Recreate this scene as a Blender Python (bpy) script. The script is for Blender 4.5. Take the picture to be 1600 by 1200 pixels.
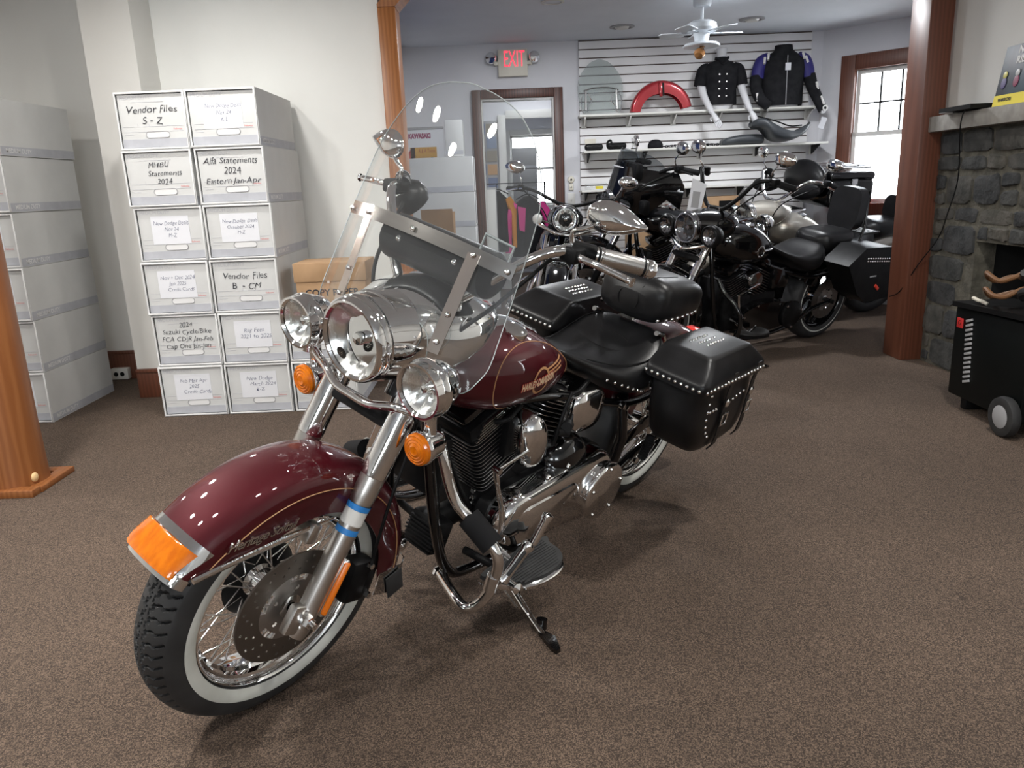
import bpy, bmesh, math, random
from mathutils import Vector, Matrix, Quaternion, noise
R_ = math.radians
for o in list(bpy.data.objects): bpy.data.objects.remove(o)
SC = bpy.context.scene
COL = SC.collection
random.seed(7)

# ------------------------------------------------------------------ camera
PITCH, ROLL, FPX, CAMH = R_(14.55), R_(-2.3), 1195.0, 1.2136
fw = Vector((0, math.cos(PITCH), -math.sin(PITCH))); up = Vector((0, math.sin(PITCH), math.cos(PITCH))); rt = Vector((1, 0, 0))
r2 = rt*math.cos(ROLL)+up*math.sin(ROLL); u2 = up*math.cos(ROLL)-rt*math.sin(ROLL)
cam = bpy.data.cameras.new('camera'); camo = bpy.data.objects.new('camera', cam); COL.objects.link(camo)
cam.sensor_width = 36; cam.sensor_fit = 'HORIZONTAL'; cam.lens = FPX/1600*36; cam.clip_start = .05
m = Matrix((r2, u2, -fw)).transposed().to_4x4(); m.translation = (0, 0, CAMH); camo.matrix_world = m
SC.camera = camo
# ------------------------------------------------------------------ world, light, exposure
W = bpy.data.worlds.new('overcast_sky'); SC.world = W; W.use_nodes = True
bg = W.node_tree.nodes['Background']; bg.inputs[0].default_value = (.93, .96, 1, 1); bg.inputs[1].default_value = 12.0
SC.view_settings.view_transform = 'Standard'; SC.view_settings.look = 'None'
SC.view_settings.gamma = 1; SC.view_settings.use_curve_mapping = False; SC.view_settings.exposure = 0.12
SC.cycles.max_bounces = 9; SC.cycles.transparent_max_bounces = 16; SC.cycles.glossy_bounces = 5
SC.cycles.use_denoising = True
SC.cycles.caustics_reflective = False; SC.cycles.caustics_refractive = False
def area_light(name, loc, size, power, color=(1, 1, 1), rot=(0, 0, 0), shape='DISK', size_y=None, portal=False, spread=180):
    l = bpy.data.lights.new(name, 'AREA'); l.shape = shape; l.size = size; l.energy = power; l.color = color; l.spread = R_(spread)
    if size_y: l.size_y = size_y
    if portal: l.cycles.is_portal = True
    o = bpy.data.objects.new(name, l); COL.objects.link(o); o.location = loc; o.rotation_euler = rot; return o
WARM = (1, .975, .93); COOL = (.92, .96, 1)
DOWN = [(-1.45, 3.75), (-1.88, 2.5), (-1.82, 1.95), (-1.9, 1.25), (-1.45, .7), (-.95, .73), (.44, .83), (1.08, .98), (1.7, 2.6), (-3.35, 3.3)]  # last two are fill lamps added to brighten the right floor and left wall
for k, (x, y) in enumerate(DOWN): area_light('downlight_and_fill_lamp', (x, y, 2.455), .13, (15, 25, 20, 21, 13, 13, 13, 13, 30, 15)[k], WARM)
for (x, y) in [(.4, 6.0), (2.1, 5.9)]: area_light('back_room_fill_lamp', (x, y, 2.45), .3, 30, (.95, .97, 1))  # added fill to brighten the back room, no such fittings known there

# ------------------------------------------------------------------ materials
MATS = {}
def mat(name, base=(.5, .5, .5), rough=.5, metal=0, coat=0, spec=None, emit=None, trans=0, ior=None, alpha=1, sheen=0):
    m = bpy.data.materials.new(name); m.use_nodes = True; b = m.node_tree.nodes['Principled BSDF']
    b.inputs['Base Color'].default_value = (*base, 1); b.inputs['Roughness'].default_value = rough; b.inputs['Metallic'].default_value = metal
    b.inputs['Coat Weight'].default_value = coat; b.inputs['Coat Roughness'].default_value = .03
    if spec is not None: b.inputs['Specular IOR Level'].default_value = spec
    if emit: b.inputs['Emission Color'].default_value = (*emit[:3], 1); b.inputs['Emission Strength'].default_value = emit[3]
    if trans: b.inputs['Transmission Weight'].default_value = trans
    if ior: b.inputs['IOR'].default_value = ior
    if sheen: b.inputs['Sheen Weight'].default_value = sheen
    MATS[name] = m; return m
def nodes(m): return m.node_tree.nodes, m.node_tree.links, m.node_tree.nodes['Principled BSDF']
def varied(m, c1, c2, scale=5, detail=4, stretch=(1, 1, 1), bump=0, bscale=None, kind='noise', lo=.35, hi=.65, rot=(0, 0, 0), bdist=.002):
    n, l, b = nodes(m)
    tc = n.new('ShaderNodeTexCoord'); mp = n.new('ShaderNodeMapping'); mp.inputs['Scale'].default_value = stretch; mp.inputs['Rotation'].default_value = rot
    l.new(tc.outputs['Object'], mp.inputs['Vector'])
    if kind == 'wave':
        t = n.new('ShaderNodeTexWave'); t.inputs['Scale'].default_value = scale; t.inputs['Distortion'].default_value = 5; t.inputs['Detail'].default_value = 3; t.inputs['Detail Scale'].default_value = 1.5
        out = t.outputs['Fac']
    else:
        t = n.new('ShaderNodeTexNoise'); t.inputs['Scale'].default_value = scale; t.inputs['Detail'].default_value = detail; out = t.outputs['Fac']
    l.new(mp.outputs[0], t.inputs['Vector'])
    cr = n.new('ShaderNodeValToRGB'); cr.color_ramp.elements[0].position = lo; cr.color_ramp.elements[1].position = hi
    cr.color_ramp.elements[0].color = (*c1, 1); cr.color_ramp.elements[1].color = (*c2, 1)
    l.new(out, cr.inputs[0]); l.new(cr.outputs[0], b.inputs['Base Color'])
    if bump:
        t2 = n.new('ShaderNodeTexNoise'); t2.inputs['Scale'].default_value = bscale or scale; t2.inputs['Detail'].default_value = 3
        l.new(mp.outputs[0], t2.inputs['Vector'])
        bp = n.new('ShaderNodeBump'); bp.inputs['Strength'].default_value = bump; bp.inputs['Distance'].default_value = bdist
        l.new(t2.outputs['Fac'], bp.inputs['Height']); l.new(bp.outputs[0], b.inputs['Normal'])
    return m
CHROME = mat('chrome', (.88, .88, .88), .045, 1)
DCHROME = mat('smoked_chrome', (.42, .43, .46), .07, 1)
STEEL = mat('satin_steel', (.62, .61, .59), .27, 1)
BRACE = varied(mat('brushed_brace', (.42, .41, .39), .2, 1), (.40, .39, .37), (.46, .45, .43), 40, stretch=(1, .1, 1)); PEACHREFL = mat('peach_reflection_brace', (.62, .55, .50), .22, 1)  # side-brace peach is a warm reflection painted into the metal colour
varied(mat('fork_alloy', (.66, .64, .61), .3, 1), (.6, .585, .56), (.72, .7, .67), 30, stretch=(1, 1, .15))
ALLOY = MATS['fork_alloy']
BURG = mat('burgundy_paint', (.062, .0018, .006), .5, .3, 1, spec=.15)
GLOSSBLK = mat('gloss_black_paint', (.003, .003, .0035), .12, 0, .6)
SATBLK = mat('satin_black', (.012, .012, .013), .42)
varied(SATBLK, (.004, .004, .0045), (.009, .009, .0095), 25); nodes(SATBLK)[2].inputs['Specular IOR Level'].default_value = .15
PLASBLK = mat('black_plastic', (.006, .006, .0065), .5, spec=.2)
RUBBER = mat('tyre_rubber', (.021, .021, .022), .62)
varied(RUBBER, (.020, .020, .021), (.034, .034, .034), 14)
FOAM = mat('foam_grip', (.011, .011, .012), .85, spec=.2)
LEATHER = varied(mat('black_leather', (.015, .015, .016), .36, spec=.33), (.005, .005, .0055), (.010, .010, .011), 12, bump=.22, bscale=190, bdist=.001)
WWALL = varied(mat('whitewall', (.62, .63, .58), .55), (.56, .57, .52), (.68, .69, .64), 9)
DISC = varied(mat('brake_disc_steel', (.5, .48, .46), .38, 1), (.44, .42, .40), (.56, .54, .52), 20)
DISCD = mat('swept_disc_steel', (.25, .23, .21), .42, 1)
AMBER = varied(mat('amber_lens', (.7, .16, .003), .14, 0, .7), (.54, .115, .001), (.68, .175, .003), 30, stretch=(1, 2.5, 1))
AMBERD = mat('amber_reflector', (.86, .19, .005), .3, 0, .4)
REDLENS = mat('red_lens', (.75, .03, .02), .15, 0, .6)
GOLD = mat('gold_stripe', (.5, .26, .12), .4)
CREAM = mat('cream_lettering', (.72, .55, .36), .45)
REDLET = mat('red_lettering', (.5, .03, .02), .5)
BLUE = mat('blue_tape', (.03, .22, .6), .45)
WHITEP = mat('white_paper', (.76, .77, .81), .8)
INK = mat('black_marker', (.03, .03, .04), .8)
INKB = mat('blue_black_pen', (.13, .14, .22), .8)
PRINT = mat('pale_grey_print', (.50, .50, .535), .8)
REDINK = mat('red_print', (.72, .2, .2), .8)
BOXW = varied(mat('white_boxboard', (.64, .64, .635), .75), (.60, .605, .60), (.64, .645, .64), 6)
BOXE = mat('white_box_edge', (.76, .76, .76), .7)
BOXG = varied(mat('grey_box_band', (.36, .37, .41), .75), (.44, .45, .49), (.48, .49, .53), 20)
KRAFT = varied(mat('brown_cardboard', (.42, .26, .14), .8), (.38, .235, .125), (.46, .29, .16), 7)
PINKW = mat('pale_cream_plastic', (.72, .68, .58), .45)
OFFW = mat('warm_white_plastic', (.72, .71, .68), .5)
ORANGEW = varied(mat('honey_oak', (.36, .13, .035), .38), (.31, .108, .027), (.40, .15, .042), 2.2, kind='wave', stretch=(6, 6, .55), lo=.1, hi=.9)
REDWOOD = varied(mat('red_brown_wood', (.13, .045, .024), .42), (.112, .037, .020), (.142, .049, .027), 2.2, kind='wave', stretch=(6, 6, .5), lo=.1, hi=.9)
SHADEDOAK = varied(mat('shaded_honey_oak', (.24, .085, .024), .42), (.215, .072, .019), (.265, .097, .029), 2.2, kind='wave', stretch=(6, 6, .55), lo=.1, hi=.9)  # darker copy of the honey oak; weaker light on the post put into its colour
DARKWOOD = varied(mat('dark_walnut_trim', (.075, .025, .016), .42), (.055, .018, .012), (.10, .035, .022), 2, kind='wave', stretch=(6, 6, .5), lo=.1, hi=.9)
WALLW = varied(mat('white_wall_paint', (.80, .80, .77), .85), (.85, .85, .82), (.89, .89, .86), 2, bump=.08, bscale=60)
WALLG = varied(mat('cool_grey_wall_paint', (.70, .70, .73), .85), (.68, .68, .71), (.72, .72, .75), 2, bump=.08, bscale=60)
WALLN = varied(mat('left_wall_paint', (.70, .69, .66), .85), (.68, .67, .64), (.72, .71, .68), 2, bump=.08, bscale=60)
CEILW = varied(mat('ceiling_paint', (.66, .69, .74), .9), (.76, .79, .84), (.80, .83, .88), 3)
SLATW = varied(mat('white_slat', (.80, .79, .79), .5), (.78, .77, .77), (.82, .81, .81), 3)
GROOVE = mat('slat_groove', (.10, .065, .055), .8)
SHELFW = mat('cream_shelf', (.74, .73, .68), .45)
BLUEC = varied(mat('blue_curtain', (.02, .04, .13), .8), (.015, .03, .1), (.03, .06, .19), 3, stretch=(12, 12, .3))
FANW = mat('white_fan_enamel', (.62, .66, .70), .35)
BULB = mat('smoked_amber_glass', (.36, .17, .06), .2, 0, .5)
MORTAR = varied(mat('stone_mortar', (.14, .13, .105), .95), (.065, .060, .047), (.135, .125, .098), 14, bump=.6, bscale=60, bdist=.01)
STONES = []
for k, (a, b) in enumerate([((.030, .031, .030), (.068, .068, .064)), ((.042, .042, .038), (.095, .09, .08)), ((.023, .025, .026), (.058, .058, .058)), ((.058, .055, .044), (.11, .10, .085))]):
    STONES.append(varied(mat('field_stone_%s' % 'abcd'[k], a, .9), a, b, 9, detail=8, bump=.8, bscale=40, bdist=.01))
CONC = varied(mat('mantel_concrete', (.33, .31, .28), .85), (.28, .265, .24), (.37, .35, .32), 18, bump=.3, bscale=50)
GREYM = mat('grey_enamel', (.36, .36, .37), .5)
SILVER = mat('silver_paint', (.50, .47, .41), .3, .75, .9)
REDP = mat('red_paint', (.35, .012, .02), .3, .3, .9)
TAN = varied(mat('leather_seat_grey', (.05, .055, .062), .42), (.045, .05, .057), (.06, .066, .074), 9)
MANN = mat('mannequin_white', (.72, .72, .74), .4)
CLOTH = varied(mat('black_cloth', (.012, .012, .014), .8, spec=.15), (.01, .01, .012), (.018, .018, .02), 20, bump=.2, bscale=90)
NAVY = mat('royal_blue_textile', (.025, .02, .16), .6)
PINK = mat('pink_textile', (.72, .05, .28), .7)
ORANGET = mat('orange_textile', (.62, .24, .02), .7)
FIRE = mat('firebox_soot', (.008, .008, .008), .95)
YEL = mat('yellow_print', (.85, .7, .05), .6)
NIGHT = varied(mat('poster_night', (.03, .02, .03), .5), (.02, .012, .02), (.05, .09, .12), 3)
STRONG = mat('black_enamel', (.004, .005, .005), .45, spec=.15)
def thin_glass(name, tint=(.97, .985, .98), rough=0.0, f0=.04, haze=0):
    m = bpy.data.materials.new(name); m.use_nodes = True; n, l = m.node_tree.nodes, m.node_tree.links
    n.clear(); out = n.new('ShaderNodeOutputMaterial'); mx = n.new('ShaderNodeMixShader'); tr = n.new('ShaderNodeBsdfTransparent'); gl = n.new('ShaderNodeBsdfGlossy')
    lw = n.new('ShaderNodeLayerWeight'); lw.inputs['Blend'].default_value = .5; pw = n.new('ShaderNodeMath'); pw.operation = 'POWER'; pw.inputs[1].default_value = 5; mr = n.new('ShaderNodeMapRange'); mr.inputs['To Min'].default_value = f0
    tr.inputs[0].default_value = (*tint, 1); gl.inputs['Roughness'].default_value = rough
    l.new(lw.outputs['Facing'], pw.inputs[0]); l.new(pw.outputs[0], mr.inputs['Value']); l.new(mr.outputs[0], mx.inputs[0]); l.new(tr.outputs[0], mx.inputs[1]); l.new(gl.outputs[0], mx.inputs[2])
    s = mx.outputs[0]
    if haze:
        m2 = n.new('ShaderNodeMixShader'); df = n.new('ShaderNodeBsdfDiffuse'); df.inputs[0].default_value = (.8, .82, .84, 1); m2.inputs[0].default_value = haze
        l.new(s, m2.inputs[1]); l.new(df.outputs[0], m2.inputs[2]); s = m2.outputs[0]
    l.new(s, out.inputs[0]); MATS[name] = m; return m
GLASS = thin_glass('clear_windshield', (.965, .975, .975), haze=.02)
LENS = thin_glass('lamp_lens', (.97, .98, .98), .02)
HAZEG = thin_glass('cloudy_acrylic', (.86, .89, .88), .05, .05, .12)
EDGE = mat('polished_acrylic_edge', (.30, .33, .33), .12, 0, .3)
REFL = mat('lamp_reflector', (.92, .92, .9), .22, 1)
# ------------------------------------------------------------------ mesh builder
def V(*a): return Vector(a)
def crom(pts, n=6, closed=False):
    P = [Vector(p) for p in pts]; out = []; N = len(P); rng = range(N if closed else N-1)
    for i in rng:
        p0 = P[(i-1) % N] if closed or i > 0 else P[i]*2-P[i+1]; p1 = P[i]; p2 = P[(i+1) % N]
        p3 = P[(i+2) % N] if closed or i < N-2 else p2*2-p1
        for k in range(n):
            t = k/n; out.append(.5*((2*p1)+(p2-p0)*t+(2*p0-5*p1+4*p2-p3)*t*t+(3*p1-p0-3*p2+p3)*t**3))
    if not closed: out.append(P[-1])
    return out
def interp(tab, x):
    # rows sorted by first column ascending; smooth (Hermite) interpolation of the others
    n = len(tab)
    if x <= tab[0][0]: return tab[0][1:]
    if x >= tab[-1][0]: return tab[-1][1:]
    for i in range(n-1):
        if tab[i][0] <= x <= tab[i+1][0]:
            h = tab[i+1][0]-tab[i][0]; t = (x-tab[i][0])/h; r = []
            for c in range(1, len(tab[0])):
                def sl(k):
                    if k <= 0 or k >= n-1: a, b = (0, 1) if k <= 0 else (n-2, n-1); return (tab[b][c]-tab[a][c])/(tab[b][0]-tab[a][0])
                    return (tab[k+1][c]-tab[k-1][c])/(tab[k+1][0]-tab[k-1][0])
                a, b = tab[i][c], tab[i+1][c]; m0, m1 = sl(i)*h, sl(i+1)*h
                r.append((2*t**3-3*t*t+1)*a+(t**3-2*t*t+t)*m0+(-2*t**3+3*t*t)*b+(t**3-t*t)*m1)
            return r
class MB:
    def __init__(s): s.b = bmesh.new()
    def ring(s, pts): return [s.b.verts.new(p) for p in pts]
    def face(s, vs):
        try: return s.b.faces.new(vs)
        except ValueError: return None
    def skin(s, rings, closed=True, loop=False, cap=True):
        R = [s.ring(r) for r in rings]; n = len(R[0])
        for i in range(len(R) if loop else len(R)-1):
            a, b = R[i], R[(i+1) % len(R)]
            for j in range(n if closed else n-1):
                k = (j+1) % n; s.face((a[j], a[k], b[k], b[j]))
        if cap and closed and not loop: s.face(R[0][::-1]); s.face(R[-1])
        return s
    def tube(s, pts, r, seg=10, cap=True, closed=False):
        P = [Vector(p) for p in pts]; n = len(P); rr = r if isinstance(r, (list, tuple)) else [r]*n
        T = []
        for i in range(n):
            a = P[(i-1) % n] if closed or i else P[0]; b = P[(i+1) % n] if closed or i < n-1 else P[-1]
            T.append((b-a).normalized())
        u = T[0].orthogonal().normalized(); rings = []
        for i in range(n):
            if i:
                q = T[i-1].rotation_difference(T[i]); u = (q @ u); u = (u-T[i]*u.dot(T[i])).normalized()
            v = T[i].cross(u)
            rings.append([P[i]+(u*math.cos(2*math.pi*k/seg)+v*math.sin(2*math.pi*k/seg))*rr[i] for k in range(seg)])
        return s.skin(rings, True, closed, cap)
    def lathe(s, prof, c=(0, 0, 0), axis=(0, 1, 0), seg=32, cap=False, loop=False, a0=0, a1=None):
        # prof: (radius, offset along axis)
        c = Vector(c); a = Vector(axis).normalized(); u = a.orthogonal().normalized() if abs(a.y) < .99 else Vector((1, 0, 0)); v = a.cross(u)
        rings = []
        for (r, h) in prof:
            r = max(r, 1e-5); rings.append([c+a*h+(u*math.cos(2*math.pi*k/seg)+v*math.sin(2*math.pi*k/seg))*r for k in range(seg)])
        return s.skin(rings, True, loop, cap)
    def box(s, c, size, rot=None, bev=0, seg=2):
        g = bmesh.ops.create_cube(s.b, size=1); vs = g['verts']
        M = Matrix.Translation(c) @ (rot.to_4x4() if rot else Matrix()) @ Matrix.Diagonal((*size, 1))
        bmesh.ops.transform(s.b, matrix=M, verts=vs)
        if bev:
            es = list({e for v in vs for e in v.link_edges})
            bmesh.ops.bevel(s.b, geom=es, offset=bev, segments=seg, affect='EDGES', profile=.5)
        return s
    def ell(s, c, rad, rot=None, u=20, v=12):
        g = bmesh.ops.create_uvsphere(s.b, u_segments=u, v_segments=v, radius=1)
        M = Matrix.Translation(c) @ (rot.to_4x4() if rot else Matrix()) @ Matrix.Diagonal((*rad, 1))
        bmesh.ops.transform(s.b, matrix=M, verts=g['verts']); return s
    def prism(s, pts, vec):
        vec = Vector(vec); a = [Vector(p) for p in pts]; return s.skin([a, [p+vec for p in a]])
    def grid(s, rows): return s.skin(rows, False, False, False)
    def solid(s, t):
        bmesh.ops.recalc_face_normals(s.b, faces=s.b.faces[:]); bmesh.ops.solidify(s.b, geom=s.b.faces[:], thickness=t); return s
    def bevel(s, off, seg=2, ang=40):
        es = [e for e in s.b.edges if len(e.link_faces) == 2 and e.calc_face_angle(0) > R_(ang)]
        bmesh.ops.bevel(s.b, geom=es, offset=off, segments=seg, affect='EDGES', profile=.5); return s
    def mesh(s, name, m, smooth=40):
        bmesh.ops.recalc_face_normals(s.b, faces=s.b.faces[:])
        me = bpy.data.meshes.new(name); s.b.to_mesh(me); s.b.free()
        for x in (m if isinstance(m, (list, tuple)) else [m]): me.materials.append(x)
        if smooth:
            me.polygons.foreach_set('use_smooth', [True]*len(me.polygons)); me.set_sharp_from_angle(angle=R_(smooth))
        return me
    def obj(s, name, m, parent=None, basis=None, smooth=40, label=None):
        return link(name, s.mesh(name, m, smooth), parent, basis, label)
def link(name, me, parent=None, basis=None, label=None):
    o = bpy.data.objects.new(name, me); COL.objects.link(o)
    if parent: o.parent = parent
    if basis is not None: o.matrix_basis = basis
    if label: o['label'] = label
    return o
def empty(name, parent=None, basis=None):
    o = bpy.data.objects.new(name, None); COL.objects.link(o); o.empty_display_size = .1
    if parent: o.parent = parent
    if basis is not None: o.matrix_basis = basis
    return o
def tag(o, label, cat, group=None, kind=None):
    o['label'] = label; o['category'] = cat
    if group: o['group'] = group
    if kind: o['kind'] = kind
    return o
def thing(name, label, cat, basis=None, group=None): return tag(empty(name, None, basis), label, cat, group)
def struct(o): o['kind'] = 'structure'; return o
def copy_tree(o, parent=None):
    c = o.copy(); COL.objects.link(c)
    if parent: c.parent = parent
    for ch in list(o.children): copy_tree(ch, c)
    return c
def TR(x, y, z): return Matrix.Translation((x, y, z))
def RX(a): return Matrix.Rotation(R_(a), 4, 'X')
def RY(a): return Matrix.Rotation(R_(a), 4, 'Y')
def RZ(a): return Matrix.Rotation(R_(a), 4, 'Z')
def text_mesh(body, size, m, align='CENTER', shear=0, extrude=0, wobble=0, space=1, line=1, bold=0, fit=None):
    cu = bpy.data.curves.new('text', 'FONT'); cu.body = body; cu.size = size; cu.align_x = align; cu.align_y = 'CENTER'; cu.shear = shear; cu.extrude = extrude
    cu.space_character = space; cu.space_line = line; cu.offset = bold; cu.resolution_u = 3
    ob = bpy.data.objects.new('text', cu); COL.objects.link(ob); bpy.context.view_layer.update()
    me = bpy.data.meshes.new_from_object(ob.evaluated_get(bpy.context.evaluated_depsgraph_get())); bpy.data.objects.remove(ob)
    me.materials.clear(); me.materials.append(m)
    if wobble:
        s = random.random()*50
        for v in me.vertices:
            q = noise.noise_vector(Vector((v.co.x/size*.9, v.co.y/size*.9, s))); v.co.x += q.x*size*wobble; v.co.y += q.y*size*wobble
    if fit:
        xs = [v.co.x for v in me.vertices]; w = max(xs)-min(xs)
        if w > fit:
            for v in me.vertices: v.co.x *= fit/w
    return me
# ================================================================== the setting
def carpet_mat():
    m = mat('brown_fleck_carpet', (.1, .07, .055), .95); n, l, b = nodes(m)
    tc = n.new('ShaderNodeTexCoord')
    def noi(s, d=2):
        t = n.new('ShaderNodeTexNoise'); t.inputs['Scale'].default_value = s; t.inputs['Detail'].default_value = d; l.new(tc.outputs['Object'], t.inputs['Vector']); return t
    a, c, w = noi(240, 4), noi(38, 3), noi(1.3, 5)
    vo = n.new('ShaderNodeTexVoronoi'); vo.inputs['Scale'].default_value = 400; l.new(tc.outputs['Object'], vo.inputs['Vector'])
    bw = n.new('ShaderNodeRGBToBW'); l.new(vo.outputs['Color'], bw.inputs[0])
    r = n.new('ShaderNodeValToRGB'); e = r.color_ramp.elements; e[0].position = .22; e[0].color = (.032, .0205, .0140, 1); e[1].position = .82; e[1].color = (.178, .124, .088, 1)
    x = e.new(.50); x.color = (.076, .0510, .0365, 1)
    mxf = n.new('ShaderNodeMath'); mxf.operation = 'ADD'; m1 = n.new('ShaderNodeMath'); m1.operation = 'MULTIPLY_ADD'; m1.inputs[1].default_value = .5; m1.inputs[2].default_value = -.25
    l.new(a.outputs['Fac'], m1.inputs[0]); l.new(m1.outputs[0], mxf.inputs[0]); l.new(bw.outputs[0], mxf.inputs[1]); l.new(mxf.outputs[0], r.inputs[0])
    wr = n.new('ShaderNodeMapRange'); wr.inputs['From Min'].default_value = .3; wr.inputs['From Max'].default_value = .7; wr.inputs['To Min'].default_value = .82; wr.inputs['To Max'].default_value = 1.14
    l.new(w.outputs['Fac'], wr.inputs['Value'])
    vm = n.new('ShaderNodeVectorMath'); vm.operation = 'SCALE'; l.new(r.outputs[0], vm.inputs[0]); l.new(wr.outputs[0], vm.inputs['Scale']); l.new(vm.outputs[0], b.inputs['Base Color'])
    bp = n.new('ShaderNodeBump'); bp.inputs['Strength'].default_value = .5; bp.inputs['Distance'].default_value = .004; l.new(a.outputs['Fac'], bp.inputs['Height']); l.new(bp.outputs[0], b.inputs['Normal'])
    return m
CARPET = carpet_mat()
HC = 2.478
def slab(name, x0, x1, y0, y1, z0, z1, m, bev=0, parent=None, label=None):
    mb = MB().box(((x0+x1)/2, (y0+y1)/2, (z0+z1)/2), (x1-x0, y1-y0, z1-z0), bev=bev)
    o = mb.obj(name, m, parent, smooth=40 if bev else 0)
    if not parent: struct(o)
    if label: o['label'] = label
    return o
slab('floor', -4.4, 4.6, -5.7, 14.2, -.1, 0, CARPET, label='brown flecked carpet floor')
CEIL1 = slab('ceiling', -4.4, 2.9, -5.7, 5.15, HC, HC+.1, CEILW, label='pale flat ceiling over the front room')
CEIL2 = slab('ceiling', -4.4, 4.6, 5.15, 14.2, HC, HC+.1, CEILW, label='blue-grey ceiling of the back room')
# opening wall between the two rooms
slab('wall_back', -2.1, -.712, 5.0, 5.13, 0, HC, WALLW, label='bright white wall behind the stacked file boxes')
slab('wall_pilaster', -2.36, -2.07, 4.72, 5.3, 0, HC, WALLN, label='narrow white pilaster left of the file boxes')
slab('wall_left', -4.4, -2.2, 5.28, 5.4, 0, HC, WALLN, label='grey-white wall behind the left stack of boxes')
slab('wall_side', -4.4, -4.2, -5.7, 5.3, 0, HC, WALLN)
slab('wall_header', -.712, 2.75, 5.0, 5.13, 2.40, HC, WALLW)
# wall behind the camera with two windows
for x0, x1 in [(-4.4, -2.7), (-.9, .5), (2.3, 2.9)]: slab('wall_rear', x0, x1, -5.7, -5.5, 0, HC, WALLN)
for x0, x1 in [(-2.7, -.9), (.5, 2.3)]: slab('wall_rear', x0, x1, -5.7, -5.5, 0, .75, WALLN); slab('wall_rear', x0, x1, -5.7, -5.5, 2.2, HC, WALLN)
def window(name, W_, H_, basis, cols, rows_top, lower=True, frame=REDWOOD, inner=None, trim=.12):
    r = empty(name, None, basis); struct(r)      # local: x across, z up from sill, y into the wall
    inner = inner or frame; d = .07
    for n_, c, s in [('window_casing', (-trim/2, 0, H_/2), (trim, d, H_+2*trim)), ('window_casing', (W_+trim/2, 0, H_/2), (trim, d, H_+2*trim)), ('window_casing', (W_/2, 0, H_+trim/2), (W_, d, trim)), ('window_sill', (W_/2, -.02, -trim/2), (W_+.0, d+.05, trim))]:
        MB().box(c, s, bev=.006).obj(n_, frame, r)
    hm = H_*.505
    def sash(z0, z1, y, cs, rs):
        s = MB(); t = .035
        for c, q in [((t/2, y, (z0+z1)/2), (t, .03, z1-z0)), ((W_-t/2, y, (z0+z1)/2), (t, .03, z1-z0)), ((W_/2, y, z0+t/2), (W_, .03, t)), ((W_/2, y, z1-t/2), (W_, .03, t))]: s.box(c, q)
        f = s.obj('sash', inner, r, smooth=0); w = W_-2*t; h = z1-z0-2*t
        for k in range(1, cs): MB().box((t+w*k/cs, y, (z0+z1)/2), (.014, .02, h)).obj('muntin', PLASBLK if cs == 3 else inner, f, smooth=0)
        for k in range(1, rs): MB().box((W_/2, y, z0+t+h*k/rs), (w, .02, .014)).obj('muntin', PLASBLK if cs == 3 else inner, f, smooth=0)
        MB().box((W_/2, y, (z0+z1)/2), (w, .004, h)).obj('pane', LENS, f, smooth=0)
    sash(hm-.0, H_, .05, cols, rows_top); sash(0, hm+.04, .015, cols if lower else 1, rows_top if lower else 1)
    return r
for x0 in (-2.7, .5):
    window('window_2' if x0 < 0 else 'window_3', 1.8, 1.45, TR(x0, -5.5, .75) @ Matrix.Scale(-1, 4, (0, 1, 0)), 4, 2, True, REDWOOD, OFFW, .1)
    area_light('window_portal', (x0+.9, -5.72, 1.47), 1.8, 1, rot=(R_(90), 0, 0), shape='RECTANGLE', size_y=1.45, portal=True)
# wooden frame of the opening, its corner brace, and the right post
slab('trim_1', -.712, -.605, 4.965, 5.16, 0, 2.268, ORANGEW, .004, label='honey wood post on the left side of the wide opening')
o = MB().prism([(-.712, 4.965, 2.270), (-.605, 4.965, 2.270), (-.395, 4.965, HC), (-.535, 4.965, HC), (-.712, 4.965, 2.285)], (0, .195, 0)).bevel(.004).obj('trim_2', ORANGEW); struct(o); o['label'] = 'slanted wooden corner brace at the head of the opening'
slab('trim_3', 2.555, 2.70, 4.89, 5.12, 0, HC, REDWOOD, .006, label='dark red-brown wooden post right of the opening')
# back room shell
slab('wall_far', -1.05, -.2, 7.6, 7.72, 0, HC, WALLG); slab('wall_far', .5, 3.05, 7.6, 7.72, 0, HC, WALLG); slab('wall_far', -.2, .5, 7.6, 7.72, 2.02, HC, WALLG)
slab('wall_west', -1.05, -.93, 5.13, 7.6, 0, HC, WALLG)
slab('wall_east', 4.25, 4.4, 5.0, 6.5, 0, HC, WALLG); slab('wall_south', 2.7, 4.4, 5.0, 5.12, 0, HC, WALLG)
DB = TR(3.0, 7.6, 0) @ RZ(-45)            # x along the slanted wall
def dslab(x0, x1, z0, z1): struct(MB().box(((x0+x1)/2, .06, (z0+z1)/2), (x1-x0, .12, z1-z0)).obj('wall_corner', WALLG, None, DB, 0))
dslab(0, .31, 0, HC); dslab(.93, 1.75, 0, HC); dslab(.31, .93, 0, .93); dslab(.31, .93, 2.1, HC)
w1 = window('window_1', .60, 1.17, DB @ TR(.32, 0, .93), 3, 2, False, REDWOOD, OFFW, .13)
w1['label'] = 'bright sash window with six small upper panes in red-brown wood'
area_light('window_portal', DB @ V(.62, .2, 1.52), .6, 1, rot=(R_(-90), 0, R_(-45)), shape='RECTANGLE', size_y=1.17, portal=True)
o = slab('trim_4', -.935, -.90, 5.2, 7.6, 2.40, HC, DARKWOOD); o['label'] = 'dark crown strip over the blue curtain'
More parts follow.
